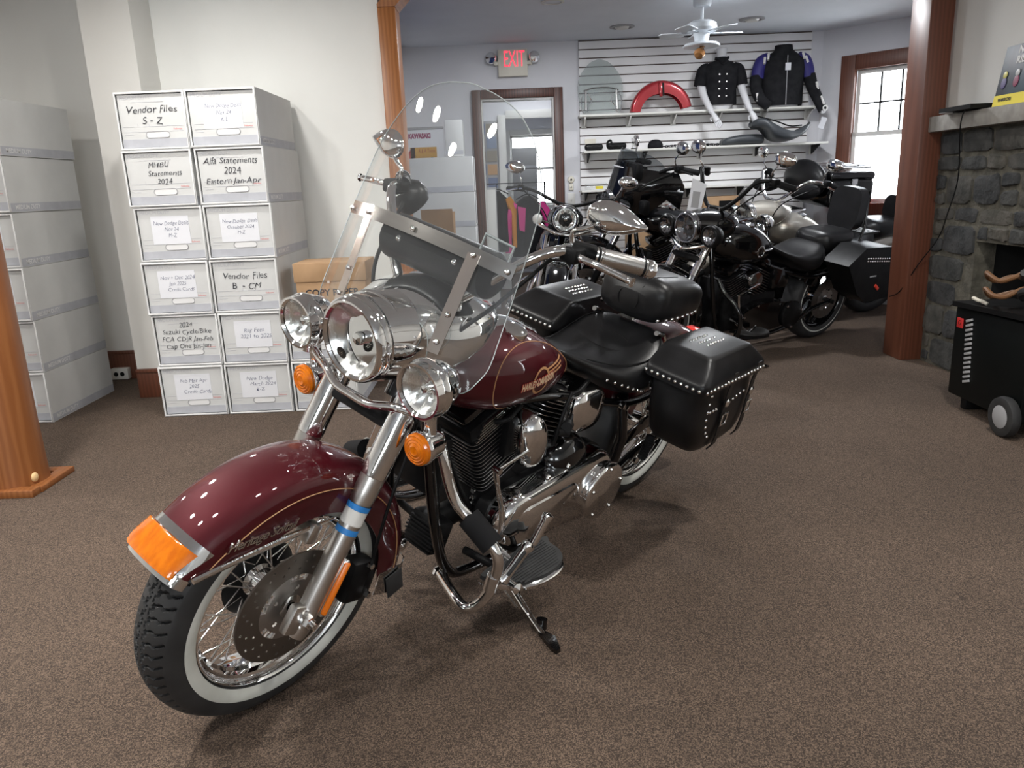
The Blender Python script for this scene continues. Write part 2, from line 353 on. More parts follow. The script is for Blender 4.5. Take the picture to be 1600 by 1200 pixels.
# baseboards
for a in [('baseboard_left', -4.2, -2.36, 5.262, 5.28, 0, .2), ('baseboard_pilaster', -2.362, -2.068, 4.702, 4.72, 0, .185), ('baseboard_back', -2.07, -.72, 4.982, 5.0, 0, .185), ('baseboard_far', .585, .735, 7.585, 7.6, 0, .12)]:
    b_ = slab(*a, REDWOOD, .003)
    z = a[6]; MB().box(((a[1]+a[2])/2, (a[3]+a[4])/2-.004, z-.012), (a[2]-a[1], a[4]-a[3]+.008, .02), bev=.003).obj('cap_moulding', REDWOOD, b_)
# doorway in the far wall and the small rooms beyond
d = empty('door_1', None, TR(0, 7.58, 0)); struct(d); d['label'] = 'doorway with dark brown casing below the exit sign'
for c, s in [((-.228, 0, 1.04), (.085, .06, 2.08)), ((.537, 0, 1.04), (.085, .06, 2.08)), ((.155, 0, 2.04), (.68, .06, .08))]: MB().box(c, s, bev=.005).obj('casing', DARKWOOD, d)
for c, s in [((-.18, .08, 1.0), (.014, .16, 2.0)), ((.489, .08, 1.0), (.014, .16, 2.0)), ((.155, .08, 1.993), (.66, .16, .014))]: MB().box(c, s).obj('jamb', OFFW, d, smooth=0)
slab('wall_beyond', -1.6, -.02, 9.3, 9.4, 0, HC, WALLG); slab('wall_beyond', .75, 2.2, 9.3, 9.4, 0, HC, WALLG); slab('wall_beyond', -.02, .75, 9.3, 9.4, 1.98, HC, WALLG)
slab('wall_beyond_side', -1.7, -1.6, 7.72, 12.4, 0, HC, WALLG); slab('wall_beyond_side', 2.2, 2.3, 7.72, 12.4, 0, HC, WALLG)
d2 = empty('door_2', None, TR(0, 9.29, 0)); struct(d2)
for c, s in [((.0, 0, 1.0), (.09, .05, 2.0)), ((.78, 0, 1.0), (.09, .05, 2.0)), ((.39, 0, 2.0), (.69, .05, .09))]: MB().box(c, s, bev=.004).obj('casing', OFFW, d2)
for x0, x1, z0, z1 in [(-1.7, .12, 0, HC), (.95, 2.3, 0, HC), (.12, .95, 0, .9), (.12, .95, 1.95, HC)]: slab('wall_end', x0, x1, 12.3, 12.4, z0, z1, WALLG)
window('window_5', .83, 1.05, TR(.12, 12.3, .9), 1, 1, True, OFFW, OFFW, .08)
area_light('window_portal', (.53, 12.5, 1.42), .83, 1, rot=(R_(-90), 0, 0), shape='RECTANGLE', size_y=1.05, portal=True)
# ------------------------------------------------------------------ slat wall and its shelves
sw = thing('slat_wall', 'white grooved slat wall panel covering the far wall', 'slat wall', TR(.735, 7.6, 0))
MB().box((1.075, -.008, 1.30), (2.15, .012, 2.35)).obj('backing_board', GROOVE, sw, smooth=0)
me = MB().box((1.075, -.022, 0), (2.15, .016, .0665), bev=.003, seg=1).mesh('slat', SLATW)
for k in range(31): link('slat', me, sw, TR(0, 0, 2.432-.0757*k))
def shelf(z, x0, x1, dep, label, nb, m):
    t = thing('wall_shelf', label, 'shelf', TR(x0, 7.565, z), 'shelves on the slat wall')
    MB().box(((x1-x0)/2, -dep/2, -.009), (x1-x0, dep, .018), bev=.003).obj('board', SHELFW, t)
    for k in range(nb):
        x = .05+(x1-x0-.12)*k/(nb-1)
        MB().prism([(x, -.003, -.02), (x, -dep*.8, -.02), (x, -dep*.8, -.03), (x, -.02, -.10), (x, -.003, -.10)], (.012, 0, 0)).obj('bracket', m, t, smooth=0)
        MB().box((x+.006, -.012, -.06), (.05, .008, .09), bev=.002).obj('bracket_plate', OFFW, t)
shelf(1.812, .715, 2.93, .20, 'uppermost cream shelf holding windshield, red fender and mannequins', 6, STEEL)
shelf(1.492, .745, 2.99, .25, 'middle cream shelf holding the seats and black pouches', 5, PLASBLK)
shelf(1.14, .72, 2.3, .25, 'lowest cream shelf behind the motorcycles with chrome parts', 4, PLASBLK)
o = MB().box((.83, 7.558, 1.585), (.10, .003, .045)).obj('shelf_sticker', PINKW, None, None, 0); tag(o, 'small pale sticker on the slat wall above the black pouches', 'sticker')
# ------------------------------------------------------------------ stone fireplace
fp = thing('fireplace', 'grey field-stone fireplace with concrete mantel beside the post', 'fireplace', TR(2.69, 0, 0))
YF0, YF1, YO0, YO1, ZO = 2.2, 4.885, 2.75, 4.42, .80
for (y0, y1, z0, z1) in [(YO1, YF1, 0, 1.43), (YF0, YO0, 0, 1.43), (YO0, YO1, ZO, 1.43)]: MB().box((.06, (y0+y1)/2, (z0+z1)/2), (.12, y1-y0, z1-z0)).obj('mortar_bed', MORTAR, fp, smooth=0)
MB().box((.4, (YO0+YO1)/2, ZO/2+.05), (.02, YO1-YO0+.1, ZO+.1)).box((.26, YO1+.03, ZO/2+.05), (.28, .02, ZO+.1)).box((.26, YO0-.03, ZO/2+.05), (.28, .02, ZO+.1)).box((.26, (YO0+YO1)/2, ZO+.08), (.28, YO1-YO0+.1, .02)).obj('firebox', FIRE, fp, smooth=0)
o = MB().box((.2, (YO0+YO1)/2, .01), (.4, YO1-YO0, .02)).obj('hearth', FIRE, fp, smooth=0)
MB().box((.045, (3.0+4.955)/2-.2, 1.472), (.26, 2.4, .09), bev=.006).obj('mantel', CONC, fp)
rr = random.Random(11)
z = .004
while z < 1.40:
    h = min(rr.choice([.10, .13, .16, .19]), 1.425-z)
    if h < .05: break
    y = YF0
    while y < YF1-.03:
        w = min(rr.uniform(.11, .34), YF1-y)
        if YF1-(y+w) < .09: w = YF1-y
        parts_ = [(z, h)] if w > .2 or h < .15 else [(z, h*rr.uniform(.42, .58))]
        if len(parts_) == 1 and parts_[0][1] < h: parts_.append((z+parts_[0][1], h-parts_[0][1]))
        for z0, hh in parts_:
            cy, cz = y+w/2, z0+hh/2
            if YO0-.02 < cy < YO1+.02 and cz < ZO: continue
            y0, y1, z1 = y, y+w, z0+hh
            if cz < ZO and y0 < YO1 < y1: y0 = YO1
            if cz > ZO and z0 < ZO and YO0 < cy < YO1: z0 = ZO
            g = .012; q = lambda: rr.uniform(-.012, .012)
            poly = [Vector((y0+g+q(), z0+g+q()*.8)), Vector(((y0+y1)/2+q()*2, z0+g+q()*.7)), Vector((y1-g+q(), z0+g+q()*.8)), Vector((y1-g+q()*.6, (z0+z1)/2+q())), Vector((y1-g+q(), z1-g+q()*.8)), Vector(((y0+y1)/2+q()*2, z1-g+q()*.7)), Vector((y0+g+q(), z1-g+q()*.8)), Vector((y0+g+q()*.6, (z0+z1)/2+q()))]
            n = len(poly); rnd = []
            for k in range(n):
                p, c_, s_ = poly[k-1], poly[k], poly[(k+1) % n]; rnd += [c_.lerp(p, .25), c_.lerp(s_, .25)]
            cc = Vector((cy, cz)); dpt = rr.uniform(.005, .02)
            f0 = [(.006, p.x, max(.002, p.y)) for p in rnd]; f1 = [(-dpt*.7, *(cc+(p-cc)*.97)) for p in rnd]; f2 = [(-dpt+rr.uniform(-.003, .003), *(cc+(p-cc)*.78)) for p in rnd]
            MB().skin([f0, f1, f2]).obj('stone', STONES[rr.randrange(4)], fp, smooth=30)
        y += w
    z += h
slab('wall_right', 2.72, 2.9, -5.7, 4.95, 1.518, HC, WALLN, label='grey-white wall above the mantel'); slab('wall_right', 2.81, 2.9, -5.7, 2.15, 0, 1.517, WALLN)
# round wooden post in front of the left stack
pt = thing('wooden_post', 'round orange-brown wooden post on a square plinth at far left', 'post', TR(-2.225, 3.225, 0))
MB().lathe([(.0, .02), (.128, .02), (.126, .06), (.122, .3), (.122, HC-.001)], axis=(0, 0, 1), seg=40).obj('shaft', SHADEDOAK, pt)
for c, s in [((0, -.13, .016), (.32, .06, .032)), ((.135, .03, .013), (.06, .26, .026)), ((-.135, .03, .013), (.06, .26, .026)), ((0, .13, .013), (.21, .06, .026))]: MB().box(c, s, bev=.003).obj('plinth_board', SHADEDOAK, pt)
MB().ell((.112, -.052, .055), (.012, .02, .022)).obj('wood_chip', mat('bare_wood', (.72, .5, .25), .7), pt, label='bare chipped patch')
# ================================================================== file boxes
BW, BH, BD = .368, .294, .70
def bank_box_meshes():
    M = {}
    t = .006; w, h, d = BW, BH-.002, BD
    sl = MB()
    # sleeve: four walls and back, open at front with a rolled rim
    sl.box((0, d/2, t/2), (w, d, t)); sl.box((0, d/2, h-t/2), (w, d, t)); sl.box((-w/2+t/2, d/2, h/2), (t, d, h-2*t)); sl.box((w/2-t/2, d/2, h/2), (t, d, h-2*t)); sl.box((0, d-t/2, h/2), (w-2*t, t, h-2*t))
    M['sleeve'] = sl.mesh('sleeve', BOXW, 0)
    rim = MB(); r = .0065
    rim.tube([(-w/2+r, 0, r), (w/2-r, 0, r), (w/2-r, 0, h-r), (-w/2+r, 0, h-r)], r, 8, closed=True); M['rim'] = rim.mesh('rim', BOXE, 60)
    M['drawer_front'] = MB().box((0, .016, h/2), (w-.026, .012, h-.028), bev=.002, seg=1).mesh('drawer_front', BOXW)
    M['base_band'] = MB().box((0, .0092, .034), (w-.027, .002, .042)).mesh('base_band', BOXG, 0)
    M['side_band'] = MB().box((w/2+.0004, d/2, .026), (.001, d-.004, .046)).mesh('side_band', BOXG, 0)
    M['side_band_left'] = MB().box((-w/2-.0004, d/2, .026), (.001, d-.004, .046)).mesh('side_band', BOXG, 0)
    hs = []
    for k in range(20):
        a = 2*math.pi*k/20; hs.append((.046*(1 if math.cos(a) > 0 else -1)+.016*math.cos(a)-.0, 0, .016*math.sin(a)))
    mb = MB(); mb.prism([(p[0], .0085, p[2]) for p in hs], (0, .006, 0)); M['handle'] = mb.mesh('handle', BOXE)
    mb = MB(); mb.tube([(p[0], .0085, p[2]) for p in hs], .0022, 6, closed=True); M['handle_rim'] = mb.mesh('handle_rim', GREYM)
    lines = MB()
    for (x0, x1, z) in [(-.155, .155, .118), (-.155, .155, .092), (-.155, -.11, .078), (-.10, .07, .24)]: lines.box(((x0+x1)/2, .0094, z), (x1-x0, .0012, .0016))
    for x in (-.08, -.02, .05): lines.box((x, .0094, .126), (.0016, .0012, .016))
    M['printed_lines'] = lines.mesh('printed_lines', PRINT, 0)
    M['printed_title'] = text_mesh('MEDIUM DUTY', .024, PRINT, 'LEFT', space=1.02); M['printed_red'] = text_mesh('Fellowes', .013, REDINK)
    M['printed_side'] = text_mesh('MEDIUM DUTY', .034, BOXE, 'LEFT', bold=.0006)
    M['paper_label'] = MB().box((0, .0086, .168), (.205, .0012, .15)).mesh('paper_label', WHITEP, 0)
    return M
BX = bank_box_meshes(); F90 = RX(90)
def bank_box(label, x, y, z, rz=0, lines=None, paper=False, group='file boxes in the two tall columns', size=.04, side=True, inkc=None):
    t = thing('file_box', label, 'box', TR(x, y, z) @ RZ(rz), group)
    link('sleeve', BX['sleeve'], t); link('rim', BX['rim'], t); df = link('drawer_front', BX['drawer_front'], t)
    link('base_band', BX['base_band'], df); link('side_band', BX['side_band'], t)
    link('handle', BX['handle'], df, TR(.02, 0, .076)); link('handle_rim', BX['handle_rim'], df, TR(.02, 0, .076))
    link('printed_lines', BX['printed_lines'], df); link('printed_title', BX['printed_title'], df, TR(-.158, .0084, .262) @ F90); link('printed_red', BX['printed_red'], df, TR(.128, .0084, .102) @ F90)
    if side: link('printed_side', BX['printed_side'], t, TR(BW/2+.0016, .04, .026) @ RZ(90) @ F90)
    if paper: link('paper_label', BX['paper_label'], df)
    if lines:
        me = text_mesh(lines, size, (inkc or (INKB if paper else INK)), shear=.22, wobble=.16, line=1.08, bold=-.006*size if not paper else -.011*size, fit=.19 if paper else .30)
        link('handwriting', me, df, TR(.0 if not paper else .005, .0072, .172) @ F90)
    return t
XA, XB, YB = -1.824, -1.447, 4.245
A = [('file box marked Feb Mar Apr, bottom of the left column', 'Feb Mar Apr\n2025\n    Credit Cards', 1, .03), ('file box marked Cycle Bike and Cap One, second up the left column', '2024\nSuzuki Cycle/Bike\nFCA CDJR Jan-Feb\nCap One Jan-Jun', 0, .038),
     ('file box marked Nov + Dec, third up the left column', 'Nov + Dec 2024\nJan 2025\n   Credit Cards', 1, .03), ('file box marked M-Z with November date, fourth up the left column', 'New Dodge Deals\nNov 24\nM-Z', 1, .03),
     ('file box marked Statements 2024 only, second from top of the left column', 'MHBU\n     Statements\n    2024', 0, .040), ('file box marked Vendor Files S-Z on top of the left column', 'Vendor Files\nS - Z', 0, .052)]
Bc = [('file box marked K-Z, bottom of the right column', 'New Dodge\n    March 2024\nK-Z', 1, .03), ('file box marked Reg Fees, second up the right column', 'Reg Fees\n  2021 to 2025', 1, .032),
      ('file box marked Vendor Files B-CM, third up the right column', 'Vendor Files\nB  - CM', 0, .050), ('file box marked M-Z with October date, fourth up the right column', 'New Dodge Deals\nOctober 2024\nM-Z', 1, .028),
      ('file box marked Alfa Statements Eastern, second from top of the right column', 'Alfa Statements\n2024\nEastern Jan-Apr', 0, .048), ('file box marked A-L on top of the right column', 'New Dodge Deals\nNov 24\nA-L', 1, .032)]
JA = [0, .004, -.004, .0, -.012, -.012]; JB = [0, .004, -.004, .003, -.004, -.012]
for k in range(6):
    l, tx, p, s = A[k]; bank_box(l, XA+JA[k], YB+.01*(k % 2), k*BH, .2*(-1)**k, tx, p, size=s)
    l, tx, p, s = Bc[k]; bank_box(l, XB+JB[k], YB-.004*(k % 2), k*BH, .25*(1 if k in (0, 3, 5) else -.6), tx, p, size=s)
for k in range(2): bank_box(['file box half hidden behind the fork, bottom of the third column', 'file box under the brown copy paper box'][k], -1.066, YB+.004*k, k*BH, 0, None, True, 'file boxes of the short third column')
L = ['bottom file box of the left stack with empty face', 'second file box up the left stack marked 2024', 'third file box up the left stack with paper label', 'fourth file box up the left stack', 'fifth file box up the left stack', 'top file box of the left stack cut by the picture edge']
LT = [None, '      2024\n\n         C', '        Deals', '       M', None, None]
for k in range(6): bank_box(L[k], -2.82+[.0, .0, -.004, -.008, -.004, .0][k], 4.222+.006*(k % 2), k*BH, [0, .4, -.3, .3, 0, -.4][k], LT[k], k in (0, 2, 3), 'file boxes of the left stack', .04)
cp = thing('copy_paper_box', 'brown copy paper carton with lid on the third column', 'carton', TR(-.982, 4.25, 2*BH))
MB().box((0, .15, .075), (.385, .29, .15), bev=.003).obj('body', KRAFT, cp)
MB().box((0, .15, .202), (.402, .305, .105), bev=.004).obj('lid', KRAFT, cp)
link('printed_words', text_mesh('COPY PAPER', .052, INK, 'LEFT', bold=.0012), cp, TR(-.145, .0035, .088) @ F90)
MB().prism([(-.180, .004, .073), (-.152, .004, .073), (-.166, .004, .10)], (0, .001, 0)).obj('printed_triangle', INK, cp, smooth=0)
MB().box((-.01, -.004, .148), (.012, .002, .014)).obj('staple_patch', OFFW, cp, smooth=0)
# outlet box on the skirting, left
ot = thing('power_outlet', 'white surface-mounted double outlet low on the left wall', 'outlet', TR(-2.735, 5.262, .045))
MB().box((0, -.025, 0), (.118, .05, .078), bev=.004).obj('housing', OFFW, ot)
for x in (-.024, .02): MB().lathe([(.0, -.0006), (.0155, -.0006), (.0155, .002), (0, .002)], (x, -.051, 0), (0, 1, 0), 20).obj('socket', PLASBLK, ot)
# back room boxes seen through the windshield
for k in range(5):
    o = bank_box(['back-room file box on the carpet left of the doorway', 'back-room file box, second up beside the doorway', 'back-room file box, third up beside the doorway', 'back-room file box, fourth up beside the doorway', 'back-room file box, fifth up beside the doorway'][k], -.26, 6.98, k*BH, 90, None, False, 'file boxes left of the doorway')
    o.matrix_basis = o.matrix_basis @ Matrix.Diagonal((1, .88, 1, 1)); link('side_band', BX['side_band_left'], o)
t = thing('file_box', 'narrow file box standing on end atop the back-room stack', 'box', TR(-.41, 6.88, 5*BH) @ RZ(0), 'file boxes left of the doorway')
MB().box((0, .1, .15), (.15, .3, .30), bev=.006).obj('sleeve', BOXW, t); MB().box((0, -.051, .035), (.148, .003, .03)).obj('base_band', BOXG, t, smooth=0)
# ================================================================== motorcycles
WB, RW = 1.638, .318
RAKE = R_(32)
AXP = V(1.785, 0, 0); AXD = V(-math.sin(RAKE), 0, math.cos(RAKE))
def steer_mat(a): return Matrix.Translation(AXP) @ Matrix.Rotation(a, 4, AXD) @ Matrix.Translation(-AXP)
def bike_mat(x, y, yaw, lean, sc=1): return TR(x, y, .064*(1-math.cos(lean))) @ Matrix.Rotation(yaw, 4, 'Z') @ Matrix.Rotation(-lean, 4, 'X') @ Matrix.Scale(sc, 4)
# ---- wheel: built about its own centre, axle along y
def tyre_mesh(tread=True):
    side = [(.224, .050), (.2275, .058), (.245, .0655), (.262, .0665), (.280, .064), (.295, .0585)]
    mb = MB(); n = 66*12 if tread else 96; ns = 40 if tread else 12; rows = []
    def groove(u, s):
        a = abs(s); uu = (u+(.5 if s < 0 else 0)) % 1
        w = .08
        # zigzag circumferential groove near the centre
        zz = .17+.07*(1 if (u*1 % 1) < .5 else -1)*min(1, 8*abs(((u*2) % 1)-.5)*.5+.3)
        if abs(a-zz) < .045: return 1
        if .17 < a < .92:
            if a < .48: g = .25+.35*(a-.17)/.31
            elif a < .60: g = .60-.22*(a-.48)/.12
            else: g = .38+.42*(a-.60)/.32
            dd = abs((uu-g+.5) % 1-.5)
            if dd < (.10 if .46 < a < .62 else w): return 1
        return 0
    prof = []
    for i in range(ns+1):
        s = -1+2*i/ns; y = .0585*s; r = .295+.023*(1-abs(s)**2.3); prof.append((s, y, r))
    for k in range(n):
        th = 2*math.pi*k/n; u = (k % 12)/12; c, sn = math.cos(th), math.sin(th); row = []
        for (r, y) in side[:-1]: row.append((r*c, -y, r*sn))
        for (s, y, r) in prof:
            if tread and groove(u, s): r -= .009
            row.append((r*c, y, r*sn))
        for (r, y) in side[:-1][::-1]: row.append((r*c, y, r*sn))
        rows.append(row)
    mb.skin(rows, closed=False, loop=True, cap=False)
    return mb.mesh('tyre', RUBBER, 50)
def ww_mesh(w=1):
    mb = MB()
    for s in (1, -1): mb.lathe([(r, s*(y+.0016)) for r, y in [(.2275, .0575), (.236, .063), (.245, .0655), (.2535, .0662), (.2575, .0655)]], seg=96)
    return mb.mesh('whitewall', WWALL)
def rim_mesh():
    mb = MB()
    mb.lathe([(.2235, .052), (.2245, .0555), (.2215, .057), (.2180, .0535), (.2155, .048), (.213, .038), (.207, .034), (.2045, .022), (.198, .016), (.196, 0), (.198, -.016), (.2045, -.022), (.207, -.034), (.213, -.038), (.2155, -.048), (.218, -.0535), (.2215, -.057), (.2245, -.0555), (.2235, -.052)], seg=128)
    return mb.mesh('rim', CHROME, 35)
def disc_mesh():
    # polar grid with real slots and drillings
    NT = 300; rs = [.030, .034, .038, .042, .046, .050, .054, .058, .062, .066, .070, .074, .078, .082, .0855, .0885, .0915, .0945, .0975, .1005, .1035, .1065, .1095, .1125, .1155, .1185, .1215, .1245, .1275, .1305, .1335, .1365, .1395, .1425, .146]
    mb = MB(); VV = [[mb.b.verts.new((r*math.cos(2*math.pi*k/NT), 0, r*math.sin(2*math.pi*k/NT))) for k in range(NT)] for r in rs]
    def hole(r, th):
        d = math.degrees(th) % 72
        if .072 < r < .086 and 14 < d < 50 and not (30 < d < 33): return True         # curved slots of the carrier
        e = math.degrees(th) % 24
        for (rr_, a) in [(.104, 4), (.118, 12), (.132, 20)]:
            if (r-rr_)**2+(R_(e-a)*r)**2 < .0034**2: return True
        g = math.degrees(th) % 72
        return (r-.052)**2+(R_(g-36)*r)**2 < .0055**2
    for i in range(len(rs)-1):
        for k in range(NT):
            if hole((rs[i]+rs[i+1])/2, 2*math.pi*(k+.5)/NT): continue
            f = mb.face((VV[i][k], VV[i+1][k], VV[i+1][(k+1) % NT], VV[i][(k+1) % NT]))
            if rs[i] >= .0855: f.material_index = 1
    mb.solid(.005)
    return mb.mesh('brake_disc', [DISC, DISCD], 30)
def hub_mesh():
    mb = MB(); mb.lathe([(.012, -.075), (.03, -.074), (.034, -.06), (.05, -.052), (.052, -.044), (.036, -.036), (.03, 0), (.036, .036), (.052, .044), (.05, .052), (.034, .062), (.034, .0745), (.02, .078), (.012, .078)], seg=32)
    return mb.mesh('hub', CHROME)
TYRE, TYRE2, WWM, RIMM, DISCM, HUBM = tyre_mesh(), tyre_mesh(False), ww_mesh(), rim_mesh(), disc_mesh(), hub_mesh()
SPK = []
for s in (1, -1):
    for dr in (1, -1):
        a = R_(26*dr); h = V(.050*math.cos(a), s*.046, .050*math.sin(a)); e = V(.1965, s*.010, .002*dr); mid = h.lerp(e, .88)
        SPK.append(MB().tube([h, mid, e], [.0019, .0019, .0019], 6).tube([mid, e], .0032, 6).mesh('spoke', CHROME, 60))
def spoke_wheel(parent, name, basis, discs=(1,), tread=True, white=True, nsp=40):
    w = empty(name, parent, basis)
    link('tyre', TYRE if tread else TYRE2, w)
    if white: link('whitewall', WWM, w)
    link('rim', RIMM, w); link('hub', HUBM, w)
    for k in range(nsp): link('spoke', SPK[k % 4], w, RY(-360*k/nsp+(3 if k % 4 in (0, 2) else -3)))
    for s in discs: link('brake_disc', DISCM, w, TR(0, s*.0715, 0))
    return w
# ---- fender section builder around a wheel centre
def fender_mesh(c, a0, a1, rtop, rlow, hw, n=48, ns=22, t=.0025, m=None, flat=.55, name='fender', drop=.075):
    mb = MB(); rows = []
    for i in range(n+1):
        a = R_(a0+(a1-a0)*i/n); rt_, rl = rtop(math.degrees(a)), rlow(math.degrees(a)); h = hw(math.degrees(a)) if callable(hw) else hw
        rs = max(rl+.004, rt_-drop); row = []
        for j in range(ns+1):
            q = -1+2*j/ns
            if abs(q) > flat: u = (1-abs(q))/(1-flat); r = rl+(rs-rl)*u; y = h*(1-.02*(1-u)); y = y if q > 0 else -y
            else:
                b = q/flat*math.pi/2; y = h*(abs(math.sin(b))**.8)*(1 if b > 0 else -1); r = rs+(rt_-rs)*(max(0, math.cos(b))**.75)
            row.append((c[0]+r*math.cos(a), y, c[2]+r*math.sin(a)))
        rows.append(row)
    mb.grid(rows); mb.solid(t)
    return mb.mesh(name, m or BURG, 45)
def lamp(parent, basis, rl, depth, shell=CHROME, glass=True, badge=False, name='lamp', reflector=REFL, rb=None):
    # lamp along +x of its basis; lens at x = 0
    rb = rb or rl+.013
    L_ = empty(name, parent, basis); X = (1, 0, 0)
    MB().lathe([(rl-.002, .001), (rl+.003, .006), (rl+.008, .006), (rb, 0), (rb+.002, -.012), (rb, -.02), (rl+.004, -.022)], axis=X, seg=56).obj('bezel', shell, L_)
    MB().lathe([(rb+.001, -.016), (rb+.004, -.022), (rb+.004, -.032), (rb-.001, -.04), (rb-.004, -depth*.55), (rb*.78, -depth*.82), (rb*.42, -depth*.97), (.004, -depth)], axis=X, seg=48).obj('bucket', shell, L_)
    k = MB(); rf = []
    for i in range(9): q = i/8; rf.append((rl*q, -rl*.55*(1-q*q)-.004))
    k.lathe(rf, axis=X, seg=36)
    for v in k.b.verts:
        rr_ = math.hypot(v.co.y, v.co.z)
        if rr_ > rl*.25: v.co.x += .0035*math.sin(v.co.y/rl*16)*(1 if v.co.z < 0 else .6)*min(1, (rl-rr_)/rl*5)
    k.obj('reflector', reflector, L_, smooth=20)
    MB().lathe([(.0, -.012), (rl*.16, -.014), (rl*.19, -.022), (rl*.15, -.05)], axis=X, seg=20).obj('bulb_shield', shell, L_)
    MB().lathe([(rl, 0), (rl*.8, rl*.10), (rl*.5, rl*.17), (rl*.2, rl*.20), (0, rl*.205)], axis=X, seg=48).obj('lens', LENS, L_)
    if badge:
        b = MB().lathe([(.0, .002), (.0145, .002), (.0145, -.001)], axis=X, seg=24).obj('lens_badge', PLASBLK, L_, TR(.0095, -.02, -.034) @ RY(14))
        mb = MB()
        for d in (-.003, .003): mb.tube([(.0024, d-.004, -.006), (.0024, d+.002, 0), (.0024, d-.002, .001), (.0024, d+.004, .007)], .0009, 5)
        mb.obj('badge_mark', STEEL, b)
    return L_
def spark_text(*a): pass
def tank_surface(tab, n=2.4):
    def sec(x): hw, z0, z1 = interp(tab, x); return hw, (z0+z1)/2, (z1-z0)/2
    def pt(x, th):
        hw, zc, hh = sec(x); c, s = math.cos(th), math.sin(th)
        return V(x, hw*abs(c)**(2/n)*(1 if c >= 0 else -1), zc+hh*abs(s)**(2/n)*(1 if s >= 0 else -1))
    def side(x, z, off=0):
        hw, zc, hh = sec(x); q = min(.999, abs((z-zc)/max(hh, 1e-4))); return hw*(1-q**n)**(1/n)+off
    return pt, side
def loft_tank(name, tab, m, parent=None, basis=None, n=2.4, nx=36, nt=44):
    pt, side = tank_surface(tab, n); xs = [tab[0][0]+(tab[-1][0]-tab[0][0])*(.5-.5*math.cos(math.pi*i/nx)) for i in range(nx+1)]
    mb = MB(); mb.skin([[pt(x, 2*math.pi*k/nt) for k in range(nt)] for x in xs])
    return mb.obj(name, m, parent, basis, 60), pt, side
def seat_mesh(tab, m, name, nx=30, nt=36, dish=.018, n=3.0, crown=.0):
    # rows: x, half width, top z, bottom z ; padded loft with a slight dish across
    mb = MB(); xs = [tab[0][0]+(tab[-1][0]-tab[0][0])*(.5-.5*math.cos(math.pi*i/nx)) for i in range(nx+1)]; rings = []
    for x in xs:
        hw, zt, zb = interp(tab, x); ring = []
        for k in range(nt):
            a = 2*math.pi*k/nt; c, s = math.cos(a), math.sin(a); y = hw*abs(c)**(2/n)*(1 if c >= 0 else -1); q = abs(s)**(2/n)*(1 if s >= 0 else -1)
            z = (zt+zb)/2+(zt-zb)/2*q
            if s > 0: z -= dish*(1-(y/hw)**2)*q-crown*(1-(y/hw)**2)*q if hw > .05 else 0
            ring.append((x, y, z))
        rings.append(ring)
    mb.skin(rings); return mb.mesh(name, m, 60)
def studs(parent, pts, nrm, r=.0055, m=None, name='stud'):
    me = MB().lathe([(r, 0), (r*.9, r*.4), (r*.5, r*.75), (0, r*.85)], axis=(0, 0, 1), seg=8).mesh(name, m or CHROME, 60)
    for i, p in enumerate(pts):
        nn = nrm[i] if isinstance(nrm, list) else nrm
        link(name, me, parent, Matrix.Translation(p) @ Vector(nn).to_track_quat('Z', 'Y').to_matrix().to_4x4())
FINEDGE = mat('machined_fin_edge', (.72, .72, .72), .3, 1)
def fin_stack(parent, c, tilt, w, d, n, pitch, core, name, basis=None, tk=.0032):
    # cylinder with square rounded fins; axis tilted by tilt degrees in the x-z plane
    B = TR(*c) @ RY(tilt); e = MB().lathe([(core, 0), (core, n*pitch)], axis=(0, 0, 1), seg=24, cap=True).obj(name, SATBLK, parent, B)
    def plate(k):
        out = []; r = .025
        for (sx, sy) in [(1, 1), (-1, 1), (-1, -1), (1, -1)]:
            for q in range(5):
                a = {(1, 1): 0, (-1, 1): 90, (-1, -1): 180, (1, -1): 270}[(sx, sy)]+90*q/4
                out.append((sx*(w/2-r)+r*math.cos(R_(a)), sy*(d/2-r)+r*math.sin(R_(a)), 0))
        return out
    po = plate(0); mb = MB(); mb.skin([[(x*.985, y*.985, 0) for x, y, z in po], [(x, y, tk*.25) for x, y, z in po], [(x, y, tk*.75) for x, y, z in po], [(x*.985, y*.985, tk) for x, y, z in po]])
    me = mb.mesh('fin', [SATBLK, FINEDGE], 30)
    for p in me.polygons:
        if abs(p.normal.z) < .3: p.material_index = 1
    for k in range(n): link('fin', me, e, TR(0, 0, (k+.5)*pitch))
    return e
